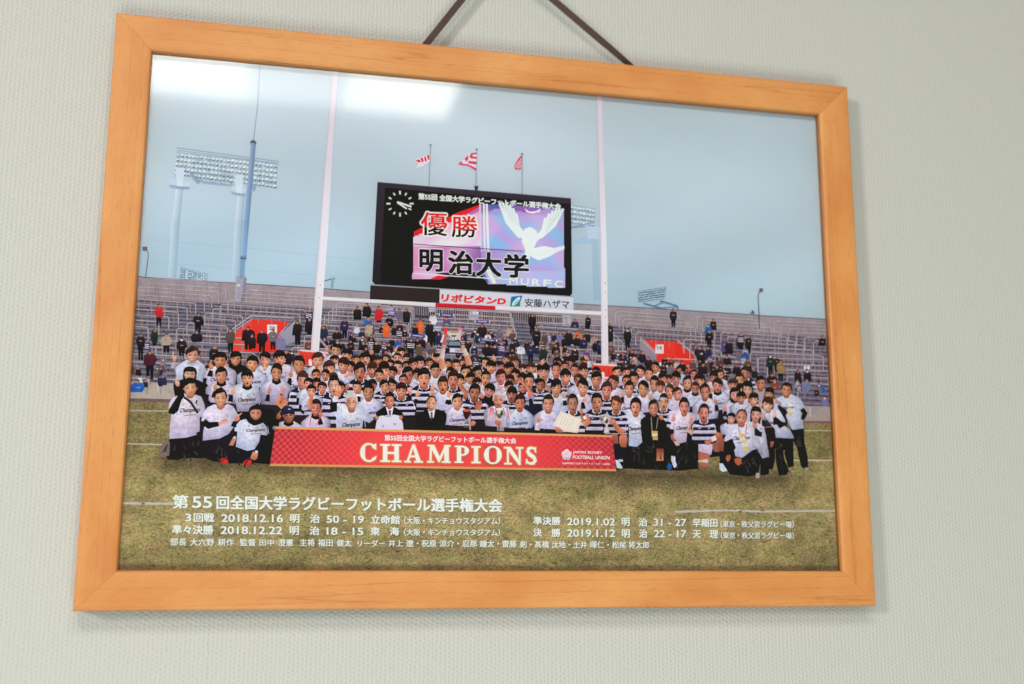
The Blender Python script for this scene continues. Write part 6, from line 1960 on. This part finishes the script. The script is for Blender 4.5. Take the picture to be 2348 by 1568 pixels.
# half-hidden heads and more raised hands fill the press between the rows
r4 = random.Random(11)
flat = tile(0, 0, 1.0)
taken = [(e[0](e[1], (e[2] + e[3]) / 2)) for e in PEOPLE]
extra = []
for _ in range(1500):
    x = r4.uniform(1180, 3000)
    lo = 1440 + max(0, 1500 - x) * 0.10 + max(0, x - 2350) * 0.07
    y = r4.uniform(lo + 8, lo + 110)
    if min(math.hypot((x - a) * 1.15, y - b) for a, b in taken) < 27:
        continue
    taken.append((x, y))
    w_ = r4.uniform(33, 39)
    extra.append((flat, x, y - w_ * 0.66, y + w_ * 0.62, w_ * 4.694, r4.choice('wwwwjk'), r4.choice('otogs'), r4.choice('nfsnfp'), r4.uniform(-12, 12), r4.choice((1, 1, 2, 2, 3, 4)), [], {}))
    if len(extra) > 44:
        break
for i, e in enumerate(PEOPLE):
    if not e[10] and not e[11].get('low') and r4.random() < 0.55:
        s_ = r4.choice((-1, 1))
        w_, h_ = e[4], e[3] - e[2]
        hx, hy = e[1] + s_ * w_ * r4.uniform(0.62, 0.85), e[3] - h_ * r4.uniform(-0.15, 0.30)
        e[10].append((hx, hy, hx + r4.uniform(-0.15, 0.15) * w_, hy - w_ * r4.uniform(0.42, 0.58), r4.choice('wbb') if e[5] != 'j' else 'a'))
PEOPLE = PEOPLE + extra
items = []
for i, e in enumerate(PEOPLE):
    chin_y = e[0](0, e[3])[1]
    key = chin_y + (0 if not e[11].get('low') else 12)
    if e[0] is TF and e[1] in (1390,):
        key -= 60
    items.append((key, i, e))
items.sort(key=lambda q: q[0])
built = [(person(e), e) for key, i, e in items]
HELD = dict(holdtee='printed_folded_shirt', cert='printed_certificate', cup='printed_cup', silver='printed_silver_cup', jug='printed_jug_trophy', pass_='printed_name_pass', trophy='printed_trophy')
for (k_, w__, props_), e in built:
    for key_, nm in HELD.items():
        if e[11].get(key_):
            kk = Ink()
            props_(kk)
            kk.build(nm)
order = sorted(range(len(built)), key=lambda q: -built[q][0][1])
small = set(order[100:])
rest = Ink()
for q, ((k, _w, _p), e) in enumerate(built):
    if q in small:
        st = len(rest.v)
        rest.v += k.v
        rest.f += [[st + i for i in f] for f in k.f]
        rest.c += k.c
    else:
        k.build('printed_person', M_PEOPLE)
if rest.v:
    rest.build('printed_back_row_crowd', M_PEOPLE, True)

# extra forearms across the front
class Pieces:
    """every call prints a piece of its own"""

    def __init__(self, name):
        self.name = name

    def __getattr__(self, fn):
        def call(*a, **kw):
            q = Ink()
            getattr(q, fn)(*a, **kw)
            q.build(self.name, M_PEOPLE)
        return call


k = Pieces('printed_forearm')
k.line(T(TB, (390, 1020), (340, 1080), (290, 1230), (330, 1290), (450, 1170)), [11, 13, 24, 26, 24], (214, 146, 110), (184, 112, 82))
k.line(T(TB, (322, 1062), (372, 1082)), 5, (40, 30, 60))
k.line(T(TB, (940, 1060), (900, 1180), (880, 1340)), [13, 17, 20], (206, 138, 112), (170, 102, 82))
hk = Ink()
hand(hk, *TB(945, 1070), *TB(935, 960), 10.5, (206, 138, 112))
hk.build('printed_hand', M_PEOPLE)
k.line(T(A2, (1000, 540), (1100, 620), (1290, 590)), [26, 28, 18], (32, 28, 30))
k.line(T(A2, (1290, 590), (1400, 540), (1460, 520)), [12, 16, 12], (216, 156, 134), (196, 132, 112))
k.line(T(A2, (2140, 800), (2120, 950), (2010, 1090)), [30, 28, 18], (32, 30, 40))
k.line(T(TE, (440, 1560), (330, 1480), (260, 1370)), [26, 22, 15], (206, 136, 106), (170, 102, 80))
k.ell(*TE(240, 1345), 13, 12, (176, 106, 86), n=10, c2=(214, 146, 120))
k.line(T(TE, (2250, 1560), (2240, 1660)), [26, 22], (176, 104, 82))
k.line(T(E2, (2250, 640), (2160, 720), (2040, 790)), [24, 20, 13], (196, 120, 94), (160, 92, 74))
k.line(T(E2, (2180, 710), (2090, 740)), 19, (214, 204, 196))
k.ell(*E2(2020, 800), 13, 9, (170, 100, 82), 0.4, n=10, c2=(196, 124, 102))
k.line(T(E2, (1690, 480), (1660, 560), (1750, 620)), [14, 20, 22], (206, 186, 170), (170, 104, 82))
k.line(T(F2, (1680, 170), (1740, 250), (1690, 370)), [18, 22, 16], (28, 30, 34))
k.line(T(F2, (1160, 330), (1290, 480), (1340, 430)), [13, 28, 26], (30, 30, 34))
k.line(T(F2, (1230, 110), (1390, 270), (1330, 170)), [10, 17, 14], (30, 30, 34))
k.line(T(F2, (290, 760), (360, 900), (300, 1020)), [36, 34, 18], (32, 28, 30))
k.poly(T(F2, (245, 1100), (270, 1040), (330, 1030), (345, 1090), (290, 1170)), (180, 96, 76))
k.poly(T(F2, (410, 1110), (470, 1080), (540, 1100), (550, 1190), (480, 1235), (420, 1170)), (186, 98, 78))
k.line(T(F2, (800, 540), (870, 640), (930, 650)), [12, 22, 20], (32, 30, 34))
card = Pieces('printed_name_pass')
card.rect(*TF(1410, 850), *TF(1500, 890), (222, 196, 110))
card.rect(*TF(1420, 890), *TF(1490, 950), (214, 212, 214))
card.rect(*TF(1415, 955), *TF(1480, 1005), (222, 200, 120))
k.line(T(TC, (1900, 1350), (1960, 1260), (1960, 1190)), [30, 24, 16], (186, 116, 84), (150, 90, 66))
k.line(T(TC, (1590, 870), (1640, 960), (1740, 1060)), [18, 18, 16], (196, 126, 100), (160, 96, 78))
k.line(T(TD, (600, 800), (720, 900), (850, 1090)), [11, 12, 15], (206, 140, 110), (180, 112, 88))
k.line(T(TD, (1850, 1450), (1900, 1580), (1800, 1640)), [15, 24, 26], (206, 140, 110), (176, 108, 84))
k.line(T(TD, (1800, 1520), (1850, 1490)), 13, (216, 212, 210))
k.line(T(TB, (1540, 750), (1600, 700), (1690, 695)), [12, 14, 14], (206, 140, 120))

# ------------------------------------------------------------------ champions banner
BTL, BTR, BBR, BBL = (1102.2, 1706.3), (2448.0, 1740.8), (2464.6, 1885.5), (1078.8, 1865.0)


def bq(u, v):
    a = (BTL[0] + (BTR[0] - BTL[0]) * u, BTL[1] + (BTR[1] - BTL[1]) * u)
    b = (BBL[0] + (BBR[0] - BBL[0]) * u, BBL[1] + (BBR[1] - BBL[1]) * u)
    return (a[0] + (b[0] - a[0]) * v, a[1] + (b[1] - a[1]) * v)


def build_banner():
    k = Ink()
    gold = (206, 162, 104)
    k.poly([bq(0, 0), bq(1, 0), bq(1, 1), bq(0, 1)], gold, (196, 152, 92))
    v0, v1 = 0.058, 0.938
    k.add([bq(0, v0), bq(0.5, v0), bq(1, v0), bq(1, v1), bq(0.5, v1), bq(0, v1)], [[0, 1, 4, 5], [1, 2, 3, 4]], [(208, 76, 80), (214, 76, 78), (206, 68, 74), (206, 68, 76), (220, 80, 78), (214, 76, 82)])
    nv, nu = 11, 106
    z = k.lay([BTL, BTR, BBR, BBL])
    for i in range(nu):
        for j in range(nv):
            if (i + j) % 2:
                continue
            u = (i + 0.5) / nu
            f = max(0.0, 1 - u / 0.29) if u < 0.5 else max(0.0, 1 - (1 - u) / 0.26)
            if f <= 0.02:
                continue
            ua, ub = i / nu, (i + 1) / nu
            va, vb = v0 + (v1 - v0) * j / nv, v0 + (v1 - v0) * (j + 1) / nv
            k.poly([bq(ua, va), bq(ub, va), bq(ub, vb), bq(ua, vb)], mix((212, 74, 78), (158, 60, 68), min(1, f * 1.25) * rnd.uniform(0.85, 1)), None, z)
    outlined(k, '第55回全国大学ラグビーフットボール選手権大会', ((1538.5, 1739.5), (2064, 1752.5), (2064, 1774.5), (1538.5, 1762.5)), (232, 224, 228), (228, 214, 220), 0.8, 0.022, n=6)
    # serif capitals, drawn as strokes in a unit box
    def serif(ch):
        out = []
        sw, th_, sf = 0.20, 0.08, 0.075

        def stem(x, w0=sw, top=True, bot=True, s=0.13):
            out.append([(x - w0 / 2, 0), (x + w0 / 2, 0), (x + w0 / 2, 1), (x - w0 / 2, 1)])
            if top:
                out.append([(x - w0 / 2 - s, 0), (x + w0 / 2 + s, 0), (x + w0 / 2 + s, sf), (x - w0 / 2 - s, sf)])
            if bot:
                out.append([(x - w0 / 2 - s, 1 - sf), (x + w0 / 2 + s, 1 - sf), (x + w0 / 2 + s, 1), (x - w0 / 2 - s, 1)])

        def ring(cx_, cy_, rx, ry, a0, a1, wv, n=26, thin=0.09):
            o, i_ = [], []
            for q in range(n + 1):
                an = math.radians(a0 + (a1 - a0) * q / n)
                wq = thin + (wv - thin) * abs(math.cos(an)) ** 1.3
                o.append((cx_ + rx * math.cos(an), cy_ + ry * math.sin(an)))
                i_.append((cx_ + (rx - wq) * math.cos(an), cy_ + (ry - thin) * math.sin(an)))
            for q in range(n):
                out.append([o[q], o[q + 1], i_[q + 1], i_[q]])
        if ch == 'H':
            stem(0.22); stem(0.78)
            out.append([(0.22, 0.44), (0.78, 0.44), (0.78, 0.54), (0.22, 0.54)])
        elif ch == 'I':
            stem(0.5, 0.42, s=0.28)
        elif ch == 'A':
            out.append([(0.44, 0), (0.56, 0), (0.90, 0.95), (0.66, 0.95)])
            out.append([(0.44, 0), (0.50, 0.10), (0.22, 0.95), (0.12, 0.95)])
            out.append([(0.28, 0.62), (0.70, 0.62), (0.72, 0.71), (0.25, 0.71)])
            out.append([(0.0, 1 - sf), (0.34, 1 - sf), (0.34, 1), (0.0, 1)])
            out.append([(0.54, 1 - sf), (1.0, 1 - sf), (1.0, 1), (0.54, 1)])
        elif ch == 'M':
            out.append([(0.12, 0), (0.20, 0), (0.17, 1), (0.10, 1)])
            out.append([(0.10, 0), (0.29, 0), (0.58, 0.80), (0.50, 0.98)])
            out.append([(0.78, 0), (0.86, 0.0), (0.53, 0.98), (0.48, 0.85)])
            out.append([(0.74, 0), (0.92, 0), (0.93, 1), (0.75, 1)])
            for a_, b_, y in ((0.02, 0.26, 0), (0.74, 1.0, 0), (0.0, 0.28, 1 - sf), (0.64, 1.0, 1 - sf)):
                out.append([(a_, y), (b_, y), (b_, y + sf), (a_, y + sf)])
        elif ch == 'P':
            stem(0.32, 0.27, s=0.15)
            ring(0.52, 0.29, 0.46, 0.29, -90, 90, 0.27)
            out.append([(0.32, 0), (0.53, 0), (0.53, 0.09), (0.32, 0.09)])
            out.append([(0.32, 0.49), (0.53, 0.49), (0.53, 0.58), (0.32, 0.58)])
        elif ch == 'O':
            ring(0.5, 0.5, 0.5, 0.5, 0, 360, 0.26, 40, 0.08)
        elif ch == 'C':
            ring(0.52, 0.5, 0.52, 0.5, 40, 325, 0.27, 34, 0.085)
            out.append([(0.86, 0.06), (0.95, 0.02), (0.96, 0.33), (0.84, 0.30)])
            out.append([(0.84, 0.75), (0.98, 0.68), (0.92, 0.86), (0.80, 0.93)])
        elif ch == 'N':
            out.append([(0.16, 0), (0.24, 0), (0.24, 1), (0.16, 1)])
            out.append([(0.08, 0), (0.34, 0), (0.86, 0.86), (0.86, 1.02), (0.78, 1.02)])
            out.append([(0.78, 0), (0.86, 0), (0.86, 1), (0.78, 1)])
            for a_, b_, y in ((0.0, 0.28, 0), (0.64, 1.0, 0), (0.02, 0.40, 1 - sf)):
                out.append([(a_, y), (b_, y), (b_, y + sf), (a_, y + sf)])
        elif ch == 'S':
            cl = [(0.84, 0.16), (0.70, 0.07), (0.48, 0.05), (0.26, 0.12), (0.18, 0.25), (0.30, 0.40), (0.52, 0.50), (0.74, 0.61), (0.83, 0.76), (0.72, 0.90), (0.48, 0.95), (0.26, 0.92), (0.10, 0.82)]
            ws = [0.09, 0.10, 0.12, 0.20, 0.26, 0.24, 0.22, 0.24, 0.26, 0.20, 0.12, 0.10, 0.09]
            for q in range(len(cl) - 1):
                (xa, ya), (xb, yb_) = cl[q], cl[q + 1]
                pa, pb = cl[max(q - 1, 0)], cl[min(q + 2, len(cl) - 1)]
                def nrm(p, q_):
                    dx, dy = q_[0] - p[0], q_[1] - p[1]
                    l = math.hypot(dx, dy)
                    return -dy / l, dx / l
                na, nb = nrm(pa, cl[q + 1]), nrm(cl[q], pb)
                wa, wb = ws[q] / 2, ws[q + 1] / 2
                out.append([(xa + na[0] * wa, ya + na[1] * wa), (xb + nb[0] * wb, yb_ + nb[1] * wb), (xb - nb[0] * wb, yb_ - nb[1] * wb), (xa - na[0] * wa, ya - na[1] * wa)])
            out.append([(0.78, 0.05), (0.90, 0.02), (0.90, 0.32), (0.80, 0.28)])
            out.append([(0.04, 0.70), (0.14, 0.72), (0.18, 0.90), (0.04, 0.97)])
        return out
    LET = [('C', 1441, 1507, 1773, 1848), ('H', 1522.5, 1604, 1777.7, 1848), ('A', 1618, 1690.5, 1779, 1850), ('M', 1709, 1801, 1781, 1851), ('P', 1816, 1875, 1784, 1852.5), ('I', 1886, 1922, 1785.5, 1853), ('O', 1934.5, 2004.5, 1785, 1857.5), ('N', 2016, 2092, 1789, 1858), ('S', 2102, 2148, 1788, 1858.5)]
    for col_, r_, n_ in (((186, 132, 80), 4.4, 12), ((222, 196, 160), 1.3, 8), ((226, 232, 230), 0, 1)):
        for ch, x0, x1, y0, y1 in LET:
            for i in range(n_):
                dx, dy = r_ * math.cos(2 * math.pi * i / n_), r_ * math.sin(2 * math.pi * i / n_)
                for qd in serif(ch):
                    # letters lean with the board
                    k.poly([(x0 + (x1 - x0) * u + dx, y0 + (y1 - y0) * v + dy + 0.017 * (u - 0.5) * (x1 - x0)) for u, v in qd], col_)
    # union block
    ex, ey = 2266, 1819
    for an in (-90, -18, 54, 126, 198):
        a_ = math.radians(an)
        k.ell(ex + 10.5 * math.cos(a_), ey + 11 * math.sin(a_), 10.5, 11.5, (218, 202, 212), n=12)
    k.ell(ex, ey, 13, 14, (216, 200, 212), n=12)
    k.poly([(ex - 13, ey + 11), (ex + 15, ey + 12), (ex + 12, ey + 17), (ex - 10, ey + 17)], (140, 178, 184))
    for i in range(3):
        k.line([(ex, ey), (ex - 9 + 9 * i, ey - 12 + abs(i - 1) * 8)], 1.2, (186, 164, 180))
    wt = (230, 222, 226)
    text(k, 'JAPAN RUGBY', ((2291, 1803.5), (2408, 1806), (2408, 1819), (2291, 1816.5)), wt, 0.035)
    text(k, 'FOOTBALL UNION', ((2291, 1821.8), (2438, 1824.8), (2438, 1838.2), (2291, 1835.2)), wt, 0.035)
    text(k, '公益財団法人日本ラグビーフットボール協会', ((2247, 1849), (2440, 1852.5), (2440, 1860.5), (2247, 1857)), wt, 0.02)
    k.build('printed_banner')


build_banner()

# ------------------------------------------------------------------ printed caption
C1t, C2t, C3t = tile(640, 1950, 3.354), tile(1300, 1950, 2.935), tile(2050, 2030, 1.957)


def build_caption():
    k = Ink()
    wht, shd = (228, 228, 226), (70, 58, 44)

    def tok(body, a, b, y0, y1, ta, tb=None, sl=0.010, bold=0.022):
        tb = tb or ta
        xa, ya = ta(a, y0)
        xb = tb(b, 0)[0]
        yb = ta(a, y1)[1]
        h = sl * (xb - xa)
        q = ((xa, ya), (xb, ya + h), (xb, yb + h), (xa, yb))
        text(k, body, q, shd, bold + 0.012, 0, 1.7, 1.9)
        text(k, body, q, mix(wht, shd, 0.45), bold + 0.018, 0, 0.4, 0.4)
        text(k, body, q, wht, bold, 0)
    B = 0.034
    tok('第', 175, 375, 100, 278, C1t, bold=B)
    tok('55', 437, 692, 122, 272, C1t, bold=B)
    tok('回全国大学ラグビーフットボール選手権大会', 762, 2078, 112, 288, C1t, C2t, 0.0112, bold=B)
    b2 = 0.030
    for row, (dy, dtx) in enumerate(((0, 0), (160, -9))):
        pass
    tok('3', 338, 416, 352, 455, C1t, bold=b2)
    tok('回戦', 455, 722, 345, 462, C1t, bold=b2)
    tok('2018.12.16', 825, 1648, 360, 462, C1t, sl=0.006, bold=b2)
    tok('明', 1750, 1868, 360, 472, C1t, bold=b2)
    tok('治', 2015, 2142, 362, 474, C1t, bold=b2)
    tok('50 - 19', 22, 455, 330, 415, C2t, bold=b2)
    tok('立命館', 540, 878, 327, 426, C2t, bold=b2)
    tok('（大阪・キンチョウスタジアム）', 930, 2055, 346, 430, C2t, sl=0.006, bold=0.016)
    tok('準々決勝', 165, 712, 502, 626, C1t, bold=b2)
    tok('2018.12.22', 815, 1638, 521, 624, C1t, sl=0.006, bold=b2)
    tok('明', 1742, 1862, 520, 634, C1t, bold=b2)
    tok('治', 2010, 2136, 522, 636, C1t, bold=b2)
    tok('18 - 15', 22, 447, 470, 555, C2t, bold=b2)
    tok('東', 535, 642, 466, 562, C2t, bold=b2)
    tok('海', 765, 868, 466, 562, C2t, bold=b2)
    tok('（大阪・キンチョウスタジアム）', 930, 2055, 482, 566, C2t, sl=0.006, bold=0.016)
    b3 = 0.016
    for body, a, b, y0, y1, t in (('部長', 142, 355, 680, 779, C1t), ('大六野', 405, 725, 684, 782, C1t), ('耕作', 778, 990, 686, 782, C1t), ('監督', 1072, 1282, 689, 784, C1t), ('田中', 1335, 1530, 696, 782, C1t), ('澄憲', 1585, 1788, 691, 786, C1t), ('主将', 1875, 2075, 691, 787, C1t),
                                  ('福田', 2120, 2318, 694, 788, C1t), ('健太', 138, 312, 611, 692, C2t), ('リーダー', 385, 705, 616, 695, C2t), ('井上', 748, 915, 617, 695, C2t), ('遼・祝原', 955, 1305, 615, 697, C2t), ('涼介・忍那', 1345, 1783, 617, 698, C2t), ('鐘太・齋藤', 1820, 2248, 619, 702, C2t),
                                  ('剣・髙橋', 58, 285, 261, 316, C3t), ('汰地・土井', 308, 583, 264, 318, C3t), ('暉仁・松尾', 610, 890, 264, 319, C3t), ('将太郎', 910, 1070, 266, 320, C3t)):
        tok(body, a, b, y0, y1, t, sl=0.006, bold=b3)
    for body, a, b, y0, y1, bb in (('準決勝', 165, 375, 72, 136, b2), ('2019.1.02', 430, 803, 83, 139, b2), ('明', 858, 916, 82, 145, b2), ('治', 990, 1055, 83, 147, b2), ('31 - 27', 1108, 1360, 88, 144, b2), ('早稲田', 1412, 1605, 88, 152, b2), ('（東京・秩父宮ラグビー場）', 1630, 2203, 104, 156, 0.016),
                                   ('決', 165, 230, 165, 227, b2), ('勝', 308, 375, 166, 229, b2), ('2019.1.12', 430, 803, 172, 229, b2), ('明', 858, 918, 172, 236, b2), ('治', 993, 1055, 172, 237, b2), ('22 - 17', 1110, 1360, 177, 233, b2), ('天', 1412, 1475, 178, 240, b2), ('理', 1545, 1610, 178, 240, b2),
                                   ('（東京・秩父宮ラグビー場）', 1632, 2203, 192, 244, 0.016)):
        tok(body, a, b, y0, y1, C3t, sl=0.006, bold=bb)
    k.build('printed_caption')


build_caption()
print('ink films', LAYER[0], 'height mm', LAYER[0] * DZ * S * 1000)
